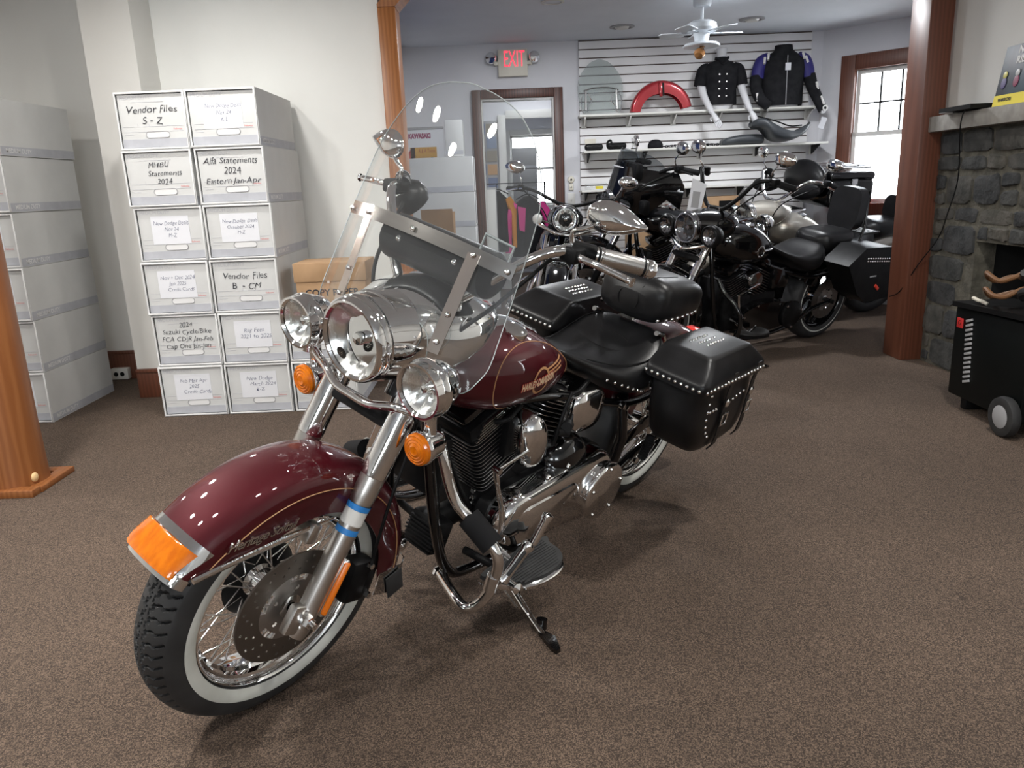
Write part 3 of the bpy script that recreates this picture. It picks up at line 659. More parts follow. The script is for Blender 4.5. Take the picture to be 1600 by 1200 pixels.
def main_bike():
    root = thing('motorcycle', 'burgundy cruiser motorcycle with clear windshield and whitewall tyre in front', 'motorcycle', bike_mat(.4087, 2.9415, -2.2798, .2657))
    ST = steer_mat(.0428); P = root; I = Matrix()
    FC = (WB, 0, RW)
    # ---------------- wheels
    spoke_wheel(P, 'front_wheel', ST @ TR(*FC), (1,))
    fwheel = P.children[-1]
    MB().lathe([(.0, .152), (.014, .152), (.017, .146), (.017, .132), (.0175, .120)], seg=6).lathe([(.0, .166), (.008, .166), (.008, .15)], seg=12).lathe([(.024, .134), (.024, .128), (.012, .124)], seg=20).obj('axle_nut', CHROME, fwheel)
    MB().lathe([(.0, -.035), (.05, -.04), (.085, -.047), (.10, -.062), (.085, -.075), (.03, -.085), (0, -.085)], seg=36).obj('hub_drum', PLASBLK, fwheel, TR(-.01, 0, -.01))
    rw = spoke_wheel(P, 'rear_wheel', TR(0, 0, RW) @ Matrix.Diagonal((1, 1.14, 1, 1)), (), False, True, 24)
    # ---------------- front fender
    import bisect
    def rlow(a):
        # lower edge: straight near z = .548, then an arc behind the fork
        if a <= 72: return min(.345, (.548-RW)/max(.2, math.sin(R_(max(a, 20)))))
        if a < 110: return .243+(a-72)/38*.012
        return .255+max(0, a-185)*.0015
    def rtop(a):
        return .373+.004*max(0, 1-abs(a-40)/25)-max(0, a-150)*.0001
    fm = fender_mesh(FC, 37.2, 199, rtop, rlow, lambda a: .098-max(0, 60-a)*.0004-max(0, 35-a)*.0016)
    ff = link('front_fender', fm, P, ST)
    # chrome edge trim and fender tip, both sides
    for s in (1, -1):
        tp = [(1.895-(1.895-1.548)*k/16, s*(.0955+.0035*min(1, k/8)), .544+.006*math.sin(k/16*3.1)) for k in range(17)]
        MB().tube(tp, [.003+.004*min(1, (16-k)/5) for k in range(17)], 8).obj('edge_trim', CHROME, ff)
        st = []
        for k in range(60):
            a = 44+(192-44)*k/59; r = rtop(a)-.056; st.append((FC[0]+r*math.cos(R_(a)), s*(.0985-max(0, 60-a)*.0004), FC[2]+r*math.sin(R_(a))))
        MB().tube(st, .0013, 5).obj('pinstripe', GOLD, ff)
    def onf(a, q, off):   # point on the crown
        h = .098-max(0, 60-a)*.0004; rt_ = rtop(a); rl = rlow(a); rs = max(rl+.004, rt_-.075)
        if abs(q) > .55: u = (1-abs(q))/.45; return (FC[0]+(rl+(rs-rl)*u)*math.cos(R_(a)), (h+off*.6)*(1 if q > 0 else -1), FC[2]+(rl+(rs-rl)*u)*math.sin(R_(a)))
        b = q/.55*math.pi/2; r = rs+(rt_-rs)*max(0, math.cos(b))**.75+off; return (FC[0]+r*math.cos(R_(a)), h*abs(math.sin(b))**.8*(1 if b > 0 else -1), FC[2]+r*math.sin(R_(a)))
    tipc = MB(); rows = []
    for i in range(9):
        a = 36.9+i*.46; row = []
        for j in range(25):
            q = -1+j/12; row.append(onf(a, q, .0025))
        rows.append(row)
    tipc.grid(rows).solid(.004); tipc.obj('fender_tip', CHROME, ff)
    def patch(a0, a1, q0, q1, off, t, n=10, rib=0):
        mb = MB(); rows = []
        for i in range(n+1): rows.append([onf(a0+(a1-a0)*i/n, q0+(q1-q0)*j/n, off+(rib*(i % 2))-(.004 if j in (0, n) else 0)) for j in range(n+1)])
        mb.grid(rows); mb.solid(t); return mb
    tl = patch(37.6, 51.5, -.43, .43, .005, .008).obj('tip_light', CHROME, ff, label='chrome bezel of the fender tip light')
    patch(38.9, 48.6, -.37, .37, .016, .013, 14, .0014).obj('amber_lens', AMBER, tl)
    scr = text_mesh('Heritage Softail', .031, CHROME, 'CENTER', shear=.5, extrude=.002, bold=.0002, space=.88)
    link('script_badge', scr, ff, TR(1.745, .1015, .586) @ RZ(180) @ RX(90) @ RZ(-3))
    mf = MB(); rows = []
    for i in range(5): rows.append([(FC[0]+r*math.cos(R_(186+i*3.6)), .100*s, FC[2]+r*math.sin(R_(186+i*3.6))) for r, s in [(.262, 1), (.30, 1), (.345, 1), (.372, .8), (.384, .3), (.384, -.3), (.372, -.8), (.345, -1), (.30, -1), (.262, -1)]])
    mf.grid(rows).solid(.003); g = mf.obj('mud_guard', CHROME, ff, label='chrome-edged black flap at the fender end')
    MB().box((FC[0]-.318, .104, FC[2]-.085), (.055, .004, .075), RY(14).to_3x3(), bev=.001).obj('rubber_flap', RUBBER, g)
    MB().lathe([(.0, .004), (.011, .003), (.012, 0)], (1.49, .1, .56), (0, 1, 0), 16).obj('fender_bolt', CHROME, ff)
    # ---------------- forks
    A, Bf = V(1.650, 0, .262), V(1.372, 0, .806)
    ax = (Bf-A).normalized(); Lf = (Bf-A).length
    for s in (1, -1):
        y = s*.115; a = A+V(0, y, 0)
        sl = MB().lathe([(.0, .0), (.021, .002), (.0245, .02), (.0255, .06), (.0262, .25), (.0264, .34), (.0275, .352), (.0292, .366), (.0297, .38), (.0297, .43), (.0, .43)], a, ax, 36).obj('fork_slider', ALLOY, P, ST)
        MB().box(a+V(.004, 0, .055), (.052, .028, .075), RY(-27).to_3x3(), bev=.009).obj('axle_clamp', ALLOY, sl)
        MB().box(a+V(-.036, -s*.028, .27), (.03, .05, .05), RY(-27).to_3x3(), bev=.008).obj('fender_mount', ALLOY, sl)
        cv = MB().lathe([(.0285, .415), (.0315, .418), (.0325, .43), (.0325, Lf-.02), (.032, Lf+.03)], a, ax, 40).obj('fork_cover', CHROME, P, ST)
        if s > 0:
            MB().lathe([(.0266, .272), (.0272, .272), (.0272, .286), (.0266, .286)], a, ax, 28).obj('blue_band', BLUE, sl)
            MB().lathe([(.0266, .296), (.0271, .296), (.0271, .335)], a, ax, 28).obj('label_sleeve', OFFW, sl)
            MB().lathe([(.0272, .333), (.0280, .333), (.0288, .345), (.0290, .347)], a, ax, 28).obj('blue_band', BLUE, sl)
            rf = MB().box(a+ax*.14+V(-.020, .022, -.012), (.012, .016, .15), RY(-27).to_3x3() @ RZ(35).to_3x3(), bev=.0055, seg=3).obj('reflector_mount', CHROME, sl)
            MB().box(a+ax*.14+V(-.021, .0265, -.012), (.013, .016, .138), RY(-27).to_3x3() @ RZ(35).to_3x3(), bev=.0055, seg=3).obj('amber_reflector', AMBERD, rf)
    # caliper and brake line, left
    cal = MB().box((1.455, .085, .31), (.075, .055, .12), RY(-15).to_3x3(), bev=.016).box((1.43, .10, .30), (.03, .03, .07), RY(-15).to_3x3(), bev=.01).obj('brake_caliper', SATBLK, P, ST)
    for dz in (-.04, .05): MB().lathe([(0, .012), (.008, .012), (.009, 0)], (1.435, .115, .31+dz), (0, 1, 0), 6).obj('caliper_bolt', CHROME, cal)
    MB().tube(crom([(1.425, .11, .335), (1.43, .125, .42), (1.40, .125, .55), (1.34, .11, .68), (1.30, .09, .80)], 8), .0042, 8).obj('brake_line', PLASBLK, P, ST)
    # lower triple clamp between forks
    MB().box((1.395, 0, .74), (.06, .25, .035), RY(-27).to_3x3(), bev=.01).obj('lower_clamp', SATBLK, P, ST)
    # ---------------- nacelle and lamps
    nt = [(1.06, .075, .015, .975), (1.12, .135, .05, .962), (1.20, .168, .095, .945), (1.29, .158, .113, .930), (1.36, .122, .108, .927), (1.43, .100, .098, .927)]
    mb = MB(); rings = []
    for i in range(22):
        x = 1.06+.37*i/21; hw, hh, zc = interp(nt, x); rings.append([(x, hw*math.cos(2*math.pi*k/40), zc+hh*(abs(math.sin(2*math.pi*k/40))**.9)*(1 if k < 20 else -1)) for k in range(40)])
    mb.skin(rings); nac = mb.obj('headlight_nacelle', CHROME, P, ST, 60)
    hl = lamp(P, ST @ TR(1.462, 0, .927) @ RY(4), .085, .10, CHROME, badge=True, name='headlight')
    MB().tube([(1.40+.0*k, .103*math.cos(2*math.pi*k/40), .927+.103*math.sin(2*math.pi*k/40)) for k in range(40)], .0035, 8, closed=True).obj('nacelle_ring', CHROME, nac)
    bar = MB().tube(crom([(1.405, .20, .822), (1.41, .16, .806), (1.425, .115, .803), (1.442, .06, .789), (1.444, 0, .787), (1.442, -.06, .789), (1.425, -.115, .803), (1.41, -.16, .806), (1.405, -.20, .822)], 6), .0105, 12).obj('lamp_bar', CHROME, P, ST)
    for s in (1, -1):
        pl = lamp(P, ST @ TR(1.449, s*.206, .890) @ RY(4), .055, .095, CHROME, name='passing_lamp', rb=.0625)
        MB().tube([(1.41, s*.203, .818), (1.41, s*.205, .84)], .016, 14).lathe([(.019, .0), (.019, .012)], (1.41, s*.203, .812), (0, 0, 1), 18, cap=True).obj('lamp_mount', CHROME, bar)
        sg = empty('turn_signal', P, ST @ TR(1.414, s*.200, .733))
        MB().lathe([(.0388, .002), (.0375, .010), (.033, .0135), (.031, .0125), (.026, .0155), (.024, .0145), (.019, .0165), (.017, .0155), (.011, .0185), (.009, .0175), (0, .0185)], axis=(1, 0, 0), seg=36).obj('amber_lens', AMBER, sg)
        MB().lathe([(.0385, .003), (.0405, 0), (.0405, -.008), (.036, -.02), (.034, -.045), (.026, -.062), (0, -.068)], axis=(1, 0, 0), seg=32).obj('signal_housing', CHROME, sg)
        MB().tube([(-.03, 0, .028), (-.02, 0, .085)], .015, 14).obj('signal_stem', CHROME, sg)
        MB().tube(crom([(1.405, s*.16, .80), (1.375, s*.15, .768), (1.385, s*.115, .748)], 5), .004, 8).obj('wire', PLASBLK, bar)
    # ---------------- windshield
    def wx(y, z): return 1.305-.37*(z-1.165)-.85*y*y
    OUT = [(.868, .215), (.880, .250), (.911, .270), (.943, .280), (1.003, .278), (1.10, .272), (1.17, .267), (1.27, .255), (1.33, .236), (1.38, .208), (1.42, .175), (1.455, .128), (1.475, .07), (1.484, .012)]
    CUT = [(.868, .185), (.88, .165), (.91, .15), (.95, .14), (.98, .12), (1.0, .07), (1.012, .0)]
    ws = empty('windshield', P, ST)
    zs = [.868+.006*k for k in range(0, 24)]+[1.012+(1.484-1.012)*(1-(1-k/40)**1.6) for k in range(1, 41)]
    mb = MB(); rows = []
    for sgn in (1, -1):
        rows = []
        for z in zs:
            w = interp(OUT, z)[0]; c = max(0, interp(CUT, z)[0]) if z < 1.012 else 0
            rows.append([(wx(c+(w-c)*j/14, z), sgn*(c+(w-c)*j/14), z) for j in range(15)])
        mb.grid(rows)
    bmesh.ops.remove_doubles(mb.b, verts=mb.b.verts[:], dist=.0004); mb.solid(.003)
    mb.obj('screen', GLASS, ws, smooth=50)
    edge = [(wx(w, z), w, z) for z, w in [(z, interp(OUT, z)[0]) for z in zs]]
    cutp = [(wx(c, z), c, z) for z, c in [(z, max(0, interp(CUT, z)[0])) for z in zs if z < 1.012]]
    full = edge+[(x, -y, z) for x, y, z in edge[::-1]]+[(x, -y, z) for x, y, z in cutp]+cutp[::-1]
    MB().tube(full, .0012, 6, closed=True).obj('screen_edge', EDGE, ws)
    def strip(p0, p1, wd, off, m, name, nrm, n=10, t=.004):
        mb = MB(); rows = []
        for i in range(n+1):
            y = p0[0]+(p1[0]-p0[0])*i/n; z = p0[1]+(p1[1]-p0[1])*i/n; d = Vector((p1[0]-p0[0], p1[1]-p0[1])).normalized(); q = Vector((-d.y, d.x))*wd/2
            z += .025*(1-(y/.257)**2) if name == 'cross_brace' else 0; rows.append([(wx(y+q.x*k, z+q.y*k)+off, y+q.x*k, z+q.y*k) for k in (-1, 0, 1)])
        mb.grid(rows).solid(t); return mb.obj(name, m, ws)
    strip((-.258, 1.146), (.258, 1.146), .030, .008, BRACE, 'cross_brace', None, 16)
    MATS['satin_steel']
    for s in (1, -1): strip((s*.166, 1.163), (s*.160, .945), .029, .010, PEACHREFL, 'side_brace', None)
    bm = MB().lathe([(.0, .005), (.005, .004), (.0065, 0)], axis=(1, 0, 0), seg=12).mesh('brace_bolt', CHROME, 60)
    for y, z in [(0, 1.171), (.166, 1.160), (-.166, 1.160), (.247, 1.146), (-.247, 1.146), (.163, 1.03), (-.163, 1.03), (.162, .97), (-.162, .97)]: link('brace_bolt', bm, ws, TR(wx(y, z)+.013, y, z))
    # leather roll bag behind the screen and little clear sleeve
    bag = empty('screen_bag', P, ST @ TR(1.205, 0, 1.098)); mb = MB()
    mb.lathe([(.0, -.170), (.045, -.168), (.056, -.158), (.058, -.14), (.058, .14), (.056, .158), (.045, .168), (0, .17)], axis=(0, 1, 0), seg=36); mb.obj('roll_bag', LEATHER, bag)
    MB().prism([(.035, -.15, .045), (.062, -.145, .02), (.062, .145, .02), (.035, .15, .045)], (-.02, 0, -.004)).obj('bag_flap', LEATHER, bag)
    for y in (-.09, .09): studs(bag, [(.058, y, .018)], (1, 0, .3), .008)
    q = [V(1.222, .165, 1.204), V(1.175, .232, 1.192), V(1.188, .232, 1.135), V(1.235, .165, 1.148)]
    q = [V(wx(p.y, p.z)-.006, p.y, p.z) for p in q]
    sl = MB().tube(q, .004, 8, closed=True).obj('clear_sleeve_frame', EDGE, ws); MB().prism([p+V(-.001, 0, 0) for p in q], (-.0015, 0, 0)).obj('clear_sleeve', GLASS, sl, smooth=0)
    # ---------------- handlebar, grips, levers, mirrors
    hb = empty('handlebar', P, ST)
    pts = [(1.248, 0, 1.002), (1.248, .07, 1.006), (1.232, .125, 1.05), (1.19, .19, 1.12), (1.135, .262, 1.182), (1.05, .312, 1.181), (.985, .375, 1.172), (.955, .405, 1.168)]
    MB().tube(crom([(x, -y, z) for x, y, z in pts[:0:-1]]+pts, 6), .0125, 14).obj('bar_tube', CHROME, hb)
    for s in (1, -1):
        MB().tube([(1.268, s*.05, .935), (1.249, s*.05, .998)], .019, 16).box((1.249, s*.05, 1.003), (.05, .04, .05), RY(-18).to_3x3(), bev=.007).obj('riser', CHROME, hb)
        g0, g1 = V(1.045, s*.315, 1.181), V(.948, s*.412, 1.167); d = (g1-g0); gl = d.length; d.normalize()
        gp = MB().lathe([(.0, 0), (.019, 0), (.0195, .004), (.0205, .02), (.0205, gl-.02), (.0195, gl-.012)], g0, d, 28).obj('grip', STEEL if s > 0 else FOAM, hb)
        for h in (.004, .013, gl-.022, gl-.012): MB().lathe([(.0205, h), (.0218, h+.001), (.0218, h+.005), (.0205, h+.006)], g0, d, 28).obj('grip_ring', PLASBLK if h < .01 or .08 < h < gl-.015 else CHROME, gp)
        MB().lathe([(.0205, gl-.006), (.022, gl-.004), (.022, gl+.004), (.016, gl+.012), (0, gl+.014)], g0, d, 28).obj('grip_end', CHROME, gp)
        sw = MB().tube([g0-d*.002, g0-d*.06], .022, 16).box(g0-d*.035+V(.028, 0, -.004), (.05, .045, .036), bev=.008).obj('switch_housing', SATBLK, hb)
        lv = [g0+V(.055, s*-.01, -.005), g0+V(.052, s*.03, -.002), g0+V(.035, s*.075, -.012), g0+V(.035, s*.12, -.015)]
        lv = crom([g0+V(.05, -s*.035, 0), g0+V(.062, s*.005, 0), g0+V(.045, s*.06, -.008), g0+V(.036, s*.118, -.016), g0+V(.036, s*.128, -.017)], 6)
        MB().tube(lv, [.011]*3+[.0085]*(len(lv)-9)+[.0065]*4+[.011, .011], 10).obj('lever', CHROME, hb)
        MB().box(g0+V(.045, -s*.03, .004), (.04, .05, .026), bev=.006).obj('lever_perch', CHROME if s > 0 else SATBLK, hb)
        # mirror: chrome teardrop shell facing forward on an arched stem
        mc = V(1.070, s*.357, 1.278); sb = g0+V(.045, -s*.035, .012)
        MB().tube(crom([sb, sb+V(.004, -s*.004, .035), mc+V(.02, -s*.055, -.035), mc+V(.012, -s*.02, -.012)], 6), .0055, 10).obj('mirror_stem', CHROME, hb)
        mb = MB(); rings = []; n = 40
        for i, (sc, xo) in enumerate([(1.0, -.006), (1.03, 0), (1.0, .006), (.86, .014), (.6, .021), (.3, .025), (.02, .026)]):
            ring = []
            for k in range(n):
                a = 2*math.pi*k/n; e = math.cos(a); rr_ = 1
                px = .052*e if e < 0 else .088*e; pz = .036*math.sin(a)*(1 if e < 0 else (1-.75*e**1.6)**.8)
                ring.append((xo, s*(px-.012)*sc, pz*sc))
            rings.append(ring)
        mb.skin(rings); msh = mb.obj('mirror_shell', CHROME, hb, TR(*mc) @ RZ(s*12), 60)
        mb = MB(); mb.skin([[(-.0065, s*((.05*math.cos(a) if math.cos(a) < 0 else .083*math.cos(a))-.012), .034*math.sin(a)*(1 if math.cos(a) < 0 else (1-.75*math.cos(a)**1.6)**.8)) for a in [2*math.pi*k/n for k in range(n)]], [(-.008, s*-.012, 0.0)]*n]); mb.obj('mirror_glass', REFL, msh)
    # black round reservoir with chrome collar by the right grip
    MB().lathe([(.0, .0), (.04, .002), (.05, .02), (.048, .05), (.035, .065), (0, .068)], (.985, -.305, 1.118), (.35, -.25, .4), 30).obj('round_bag', LEATHER, hb)
    MB().tube(crom([(1.19, .10, 1.03), (1.27, .12, .99), (1.33, .10, .93), (1.30, .07, .86)], 6), .0045, 8).tube(crom([(1.12, .25, 1.16), (1.22, .2, 1.05), (1.28, .14, .96), (1.26, .10, .88)], 6), .005, 8).tube(crom([(1.10, -.25, 1.15), (1.22, -.2, 1.03), (1.28, -.14, .95)], 6), .005, 8).obj('cables', PLASBLK, hb)
    # ---------------- tank
    TT = [(.615, .022, .700, .722), (.66, .062, .684, .752), (.74, .112, .668, .800), (.83, .147, .660, .848), (.93, .166, .658, .882), (1.03, .166, .664, .892), (1.11, .148, .682, .886), (1.18, .112, .715, .868), (1.225, .055, .755, .835)]
    tk, pt, side = loft_tank('fuel_tank', TT, BURG, P)
    # emblem: ring, three streaks, lettering - laid on the tank side
    def onside(me, x0, z0, slope, off, thick=0):
        for v in me.vertices:
            u, w = v.co.x, v.co.y; x = x0-u; z = z0+w+slope*u; v.co = (x, side(x, z, off+v.co.z), z)
        return me
    def ribbon(uv, wd):
        mb = MB(); n = len(uv); rows = []
        for i in range(n):
            a, b = Vector(uv[max(0, i-1)]), Vector(uv[min(n-1, i+1)]); d = (b-a).normalized(); q = Vector((-d.y, d.x))*wd/2; c = Vector(uv[i]); rows.append([(c.x-q.x, c.y-q.y, 0), (c.x+q.x, c.y+q.y, 0)])
        mb.grid(rows); return mb
    slp = .02
    ring_ = [(.036*math.cos(2*math.pi*k/40), .036*math.sin(2*math.pi*k/40)) for k in range(41)]
    link('emblem_ring', onside(ribbon(ring_, .007).mesh('emblem_ring', GOLD, 0), .928, .768, slp, .0014), tk)
    for j in range(3):
        uv = [(.025+.012*j*.5+(.115-.012*j)*k/16, .026-.011*j) for k in range(17)]
        link('emblem_streak', onside(ribbon(uv, .0055).mesh('emblem_streak', GOLD, 0), .928, .768, slp, .0014), tk)
    tm = text_mesh('HARLEY-DAVIDSON', .030, REDLET, 'CENTER', bold=.0026, fit=.155); link('emblem_lettering', onside(tm, .935, .766, slp, .0018), tk, label='red outline of the tank lettering')
    tm = text_mesh('HARLEY-DAVIDSON', .030, CREAM, 'CENTER', bold=.0010, fit=.152); link('emblem_lettering', onside(tm, .935, .766, slp, .0024), tk, label='cream tank lettering')
    for s in (1, -1):   # gold pinstripe loop around the side panel
        lp = []
        for k in range(80):
            a = 2*math.pi*k/80; x = .900+.205*(abs(math.cos(a))**.75)*(1 if math.cos(a) > 0 else -1); th = -.02+.95*math.sin(a); p = pt(x, th); p.y = s*p.y; lp.append(p)
        MB().tube(lp, .0013, 5, closed=True).obj('pinstripe', GOLD, tk)
        MB().lathe([(.0, .020), (.022, .018), (.032, .012), (.034, .004), (.032, -.01)], (.965, s*.078, .882), (.08, s*.25, 1), 30).obj('fuel_cap', CHROME, tk)
    con = MB(); rows = []
    for i in range(17):
        x = 1.15-.38*i/16; row = []
        for j in range(9):
            y = -.042+.084*j/8; zt = interp(TT, x)[2]; row.append((x, y*(1-.4*max(0, (i-10)/6)), zt+.012-(y/.042)**2*.012+.004*math.sin(i/16*3.14)))
        rows.append(row)
    con.grid(rows).solid(.006); cn = con.obj('dash_console', CHROME, tk)
    MB().lathe([(.0, .012), (.043, .012), (.049, .008), (.05, -.01)], (1.055, 0, .905), (-.15, 0, 1), 36).obj('speedometer', CHROME, cn); MB().lathe([(.0, .0135), (.042, .0135), (.042, .012)], (1.055, 0, .905), (-.15, 0, 1), 36).obj('gauge_face', PLASBLK, cn)
    # ---------------- seat, pillion, rear fender
    SEAT = [(.155, .075, .762, .660), (.195, .135, .782, .610), (.245, .180, .772, .578), (.31, .198, .742, .560), (.40, .192, .718, .572), (.48, .172, .715, .612), (.56, .138, .730, .660), (.64, .100, .758, .705), (.70, .072, .782, .742), (.745, .03, .790, .772)]
    se = link('rider_seat', seat_mesh(SEAT, LEATHER, 'rider_seat', dish=.022, n=2.6), P)
    spt, sside = tank_surface([(r[0], r[1], r[3], r[2]) for r in SEAT], 2.6)
    ring_ = []
    for k in range(40): a = 2*math.pi*k/40; ring_.append(spt(.335+.045*math.cos(a), math.pi/2+.30*math.sin(a))+V(0, 0, -.0205))
    MB().tube(ring_, .0018, 6, closed=True).obj('seat_emblem', PLASBLK, se)
    seam = [spt(.18+.42*k/30, math.pi/2-.86-.1*math.sin(k/30*6)) for k in range(31)]
    MB().tube(seam, .0022, 6).obj('seat_seam', PLASBLK, se); MB().tube([V(p.x, -p.y, p.z) for p in seam], .0022, 6).obj('seat_seam', PLASBLK, se)
    def sst(s, lst): return [V(x, s*(sside(x, z)+.001), z) for x, z in lst]
    lst = [(.535-.028*k, .668-.0105*k+(max(0, k-9)**2)*.006) for k in range(12)]+[(.213, .655), (.203, .69), (.196, .72)]
    for s in (1, -1): studs(se, sst(s, lst), (0, s, -.1), .0062)
    MB().lathe([(.0, .006), (.01, .005), (.016, .001), (.016, 0)], sst(1, [(.335, .635)])[0], (0, 1, .1), 20).obj('concho', CHROME, se)
    PIL = [(-.095, .06, .868, .815), (-.075, .105, .892, .795), (-.02, .132, .912, .780), (.07, .140, .926, .775), (.16, .140, .935, .775), (.215, .135, .940, .780), (.245, .12, .925, .790), (.262, .07, .885, .81)]
    pil = link('pillion_seat', seat_mesh(PIL, LEATHER, 'pillion_seat', dish=.0, n=3.2), P)
    ppt, pside = tank_surface([(r[0], r[1], r[3], r[2]) for r in PIL], 3.2)
    for s in (1, -1): studs(pil, [V(x, s*(pside(x, z)+.001), z) for x, z in [(.235-.036*k, .806-.0*k) for k in range(9)]], (0, s, 0), .0075)
    ring_ = [V(.262+.004-.02*abs(math.sin(a)), .040*math.cos(a), .855+.042*math.sin(a)) for a in [2*math.pi*k/32 for k in range(32)]]
    MB().tube([V(.2635-.012*((p.z-.855)/.042)**2+.002, p.y, p.z) for p in ring_], .0018, 6, closed=True).obj('pillion_emblem', PLASBLK, pil)
    for s in (.05, -.05): MB().tube([ppt(.255-.2*k/12, math.pi/2-s*5.2) for k in range(13)], .0018, 6).obj('pillion_seam', PLASBLK, pil)
    for s in (1, -1): MB().tube([(.25, s*.13, .77), (.2, s*.13, .755), (.15, s*.12, .72)], .009, 8).obj('pillion_bracket', CHROME, pil)
    rfm = fender_mesh((0, 0, RW), 28, 186, lambda a: .405+.02*max(0, (a-90)/90), lambda a: .27+.02*(a > 90), .112, n=40, t=.003, name='rear_fender')
    rfd = link('rear_fender', rfm, P)
    for s in (1, -1): MB().tube([((.352)*math.cos(R_(a)), s*.1135, RW+.352*math.sin(R_(a))) for a in range(60, 180, 4)], .0013, 5).obj('pinstripe', GOLD, rfd)
    MB().box((-.36, 0, .60), (.07, .09, .07), bev=.018).obj('tail_lamp', REDLENS, rfd)
    # ---------------- saddlebags
    for s in (1, -1):
        sbag = empty('saddlebag', P)
        def pbox(tab, m, name, n=7, nz=12):
            # stacked sections by z: z, x0, x1, y0, y1
            mb = MB(); rings = []
            z0, z1 = tab[0][0], tab[-1][0]
            for i in range(nz+1):
                z = z0+(z1-z0)*i/nz; x0, x1, y0, y1 = interp(tab, z); ring = []
                for k in range(48):
                    a = 2*math.pi*k/48; c, sn = math.cos(a), math.sin(a); ring.append(((x0+x1)/2+(x1-x0)/2*abs(c)**(2/n)*(1 if c > 0 else -1), s*((y0+y1)/2+(y1-y0)/2*abs(sn)**(2/n)*(1 if sn > 0 else -1)), z))
                rings.append(ring)
            mb.skin(rings); return mb.obj(name, m, sbag, None, 50)
        pbox([(.405, .02, .22, .225, .33), (.425, -.03, .27, .205, .375), (.47, -.06, .315, .197, .397), (.56, -.07, .36, .195, .402), (.64, -.07, .375, .195, .396), (.70, -.065, .375, .195, .390)], LEATHER, 'bag_body', 5)
        lid = pbox([(.683, -.075, .398, .185, .412), (.700, -.077, .400, .184, .414), (.722, -.066, .392, .185, .411), (.752, -.028, .350, .187, .392), (.773, .0, .318, .19, .374), (.778, .006, .310, .192, .369), (.781, .02, .295, .20, .355)], LEATHER, 'bag_lid', 12, 24)
        # lid-edge studs: front edge then outer edge
        e1 = [V(.401, s*(.20+.0215*k), .700) for k in range(10)]; e2 = [V(.385-.0253*k, s*.4145, .700) for k in range(18)]
        studs(lid, e1, (1, 0, 0), .0062); studs(lid, e2, (0, s, 0), .0062)
        for r_ in range(3):
            studs(lid, [V(.225-.019*k-.012*r_, s*(.245+.026*r_), .7812) for k in range(7)], (0, 0, 1), .0052)
        fs = [(.308, .665), (.308, .635), (.304, .605), (.298, .575), (.287, .545), (.272, .52), (.25, .50)]
        for (x, z) in fs: pass
        studs(sbag, [V(x-.0, s*.402, z) for x, z in fs]+[V(.285-.022*k, s*.402, .600) for k in range(3)], (0, s, 0), .0058)
        studs(sbag, [V(.17-.026*k, s*.402, .600+.004*k) for k in range(6)]+[V(-.02, s*.40, .67-.03*k) for k in range(5)], (0, s, 0), .0055)
        for x in (.185, -.005):
            stp = MB().tube([(x, s*.414, .72), (x, s*.409, .66), (x-.002, s*.412, .55), (x-.004, s*.412, .46), (x-.004, s*.405, .435)], .002, 4)
            mb = MB(); rows = [[(x-.014, s*yy, z), (x+.014, s*yy, z)] for yy, z in [(.415, .725), (.412, .69), (.409, .65), (.410, .56), (.412, .50), (.408, .455), (.395, .43)]]; stp.b.free(); mb.grid(rows).solid(.004)
            sp = mb.obj('strap', LEATHER, sbag)
            MB().tube([(x-.019, s*.417, .575), (x+.019, s*.417, .575), (x+.019, s*.417, .535), (x-.019, s*.417, .535)], .0035, 8, closed=True).obj('buckle', CHROME, sp)
            MB().lathe([(.0, .006), (.012, .004), (.016, 0)], (x-.0, s*.414, .615), (0, s, 0), 18).obj('concho', CHROME, sp)
    # ---------------- engine
    eng = empty('engine', P)
    MB().box((.865, 0, .335), (.27, .20, .20), bev=.03).lathe([(.0, -.10), (.09, -.105), (.11, -.09), (.11, .09), (.09, .10), (0, .10)], (.885, 0, .325), (0, 1, 0), 36).box((.74, 0, .36), (.3, .2, .2), bev=.025).obj('crankcase', SATBLK, eng)
    fin_stack(P, (.935, 0, .425), 22.5, .165, .20, 14, .0142, .066, 'front_cylinder')
    fin_stack(P, (.775, 0, .425), -22.5, .165, .20, 14, .0142, .066, 'rear_cylinder')
    for (x, sg, nm) in [(1.022, 1, 'front_head'), (.688, -1, 'rear_head')]:
        h = MB().box((x, 0, .628), (.155, .185, .055), RY(22.5*sg).to_3x3(), bev=.015).obj(nm, SATBLK, P)
        MB().box((x+sg*.016, 0, .668), (.145, .15, .035), RY(22.5*sg).to_3x3(), bev=.012).obj('rocker_cover', GLOSSBLK, h)
        for k in range(5): MB().box((x-sg*.005+sg*.001*k, .09, .612+.009*k), (.13-.012*k, .022, .003), RY(22.5*sg).to_3x3()).obj('head_fin', STEEL, h, smooth=0)
        MB().tube(crom([(x-.01, .10, .635), (x-.03, .125, .65), (x-.10, .11, .665)], 5), .0075, 10).obj('plug_lead', PLASBLK, h)
    for z in (.388, .358, .335): MB().lathe([(.0, .014), (.007, .014), (.0105, .007), (.0105, 0)], (.998, .058, z), (1, .35, 0), 14).obj('case_bolt', CHROME, eng)
    # horn cover (waterfall)
    mb = MB(); rings = []
    for (w, y) in [(1.0, .10), (1.05, .125), (1.04, .15), (.95, .172), (.75, .186), (.4, .193), (.05, .195)]:
        ring = []
        for k in range(36):
            a = 2*math.pi*k/36; hx = .052*w*math.cos(a)*(1-.12*math.sin(a)); hz = (.083 if math.sin(a) > 0 else .092)*w*abs(math.sin(a))**.8*(1 if math.sin(a) > 0 else -1); ring.append((.902+hx+.15*hz, y, .572+hz))
        rings.append(ring)
    mb.skin(rings); MB_h = mb.obj('horn_cover', CHROME, eng, None, 60)
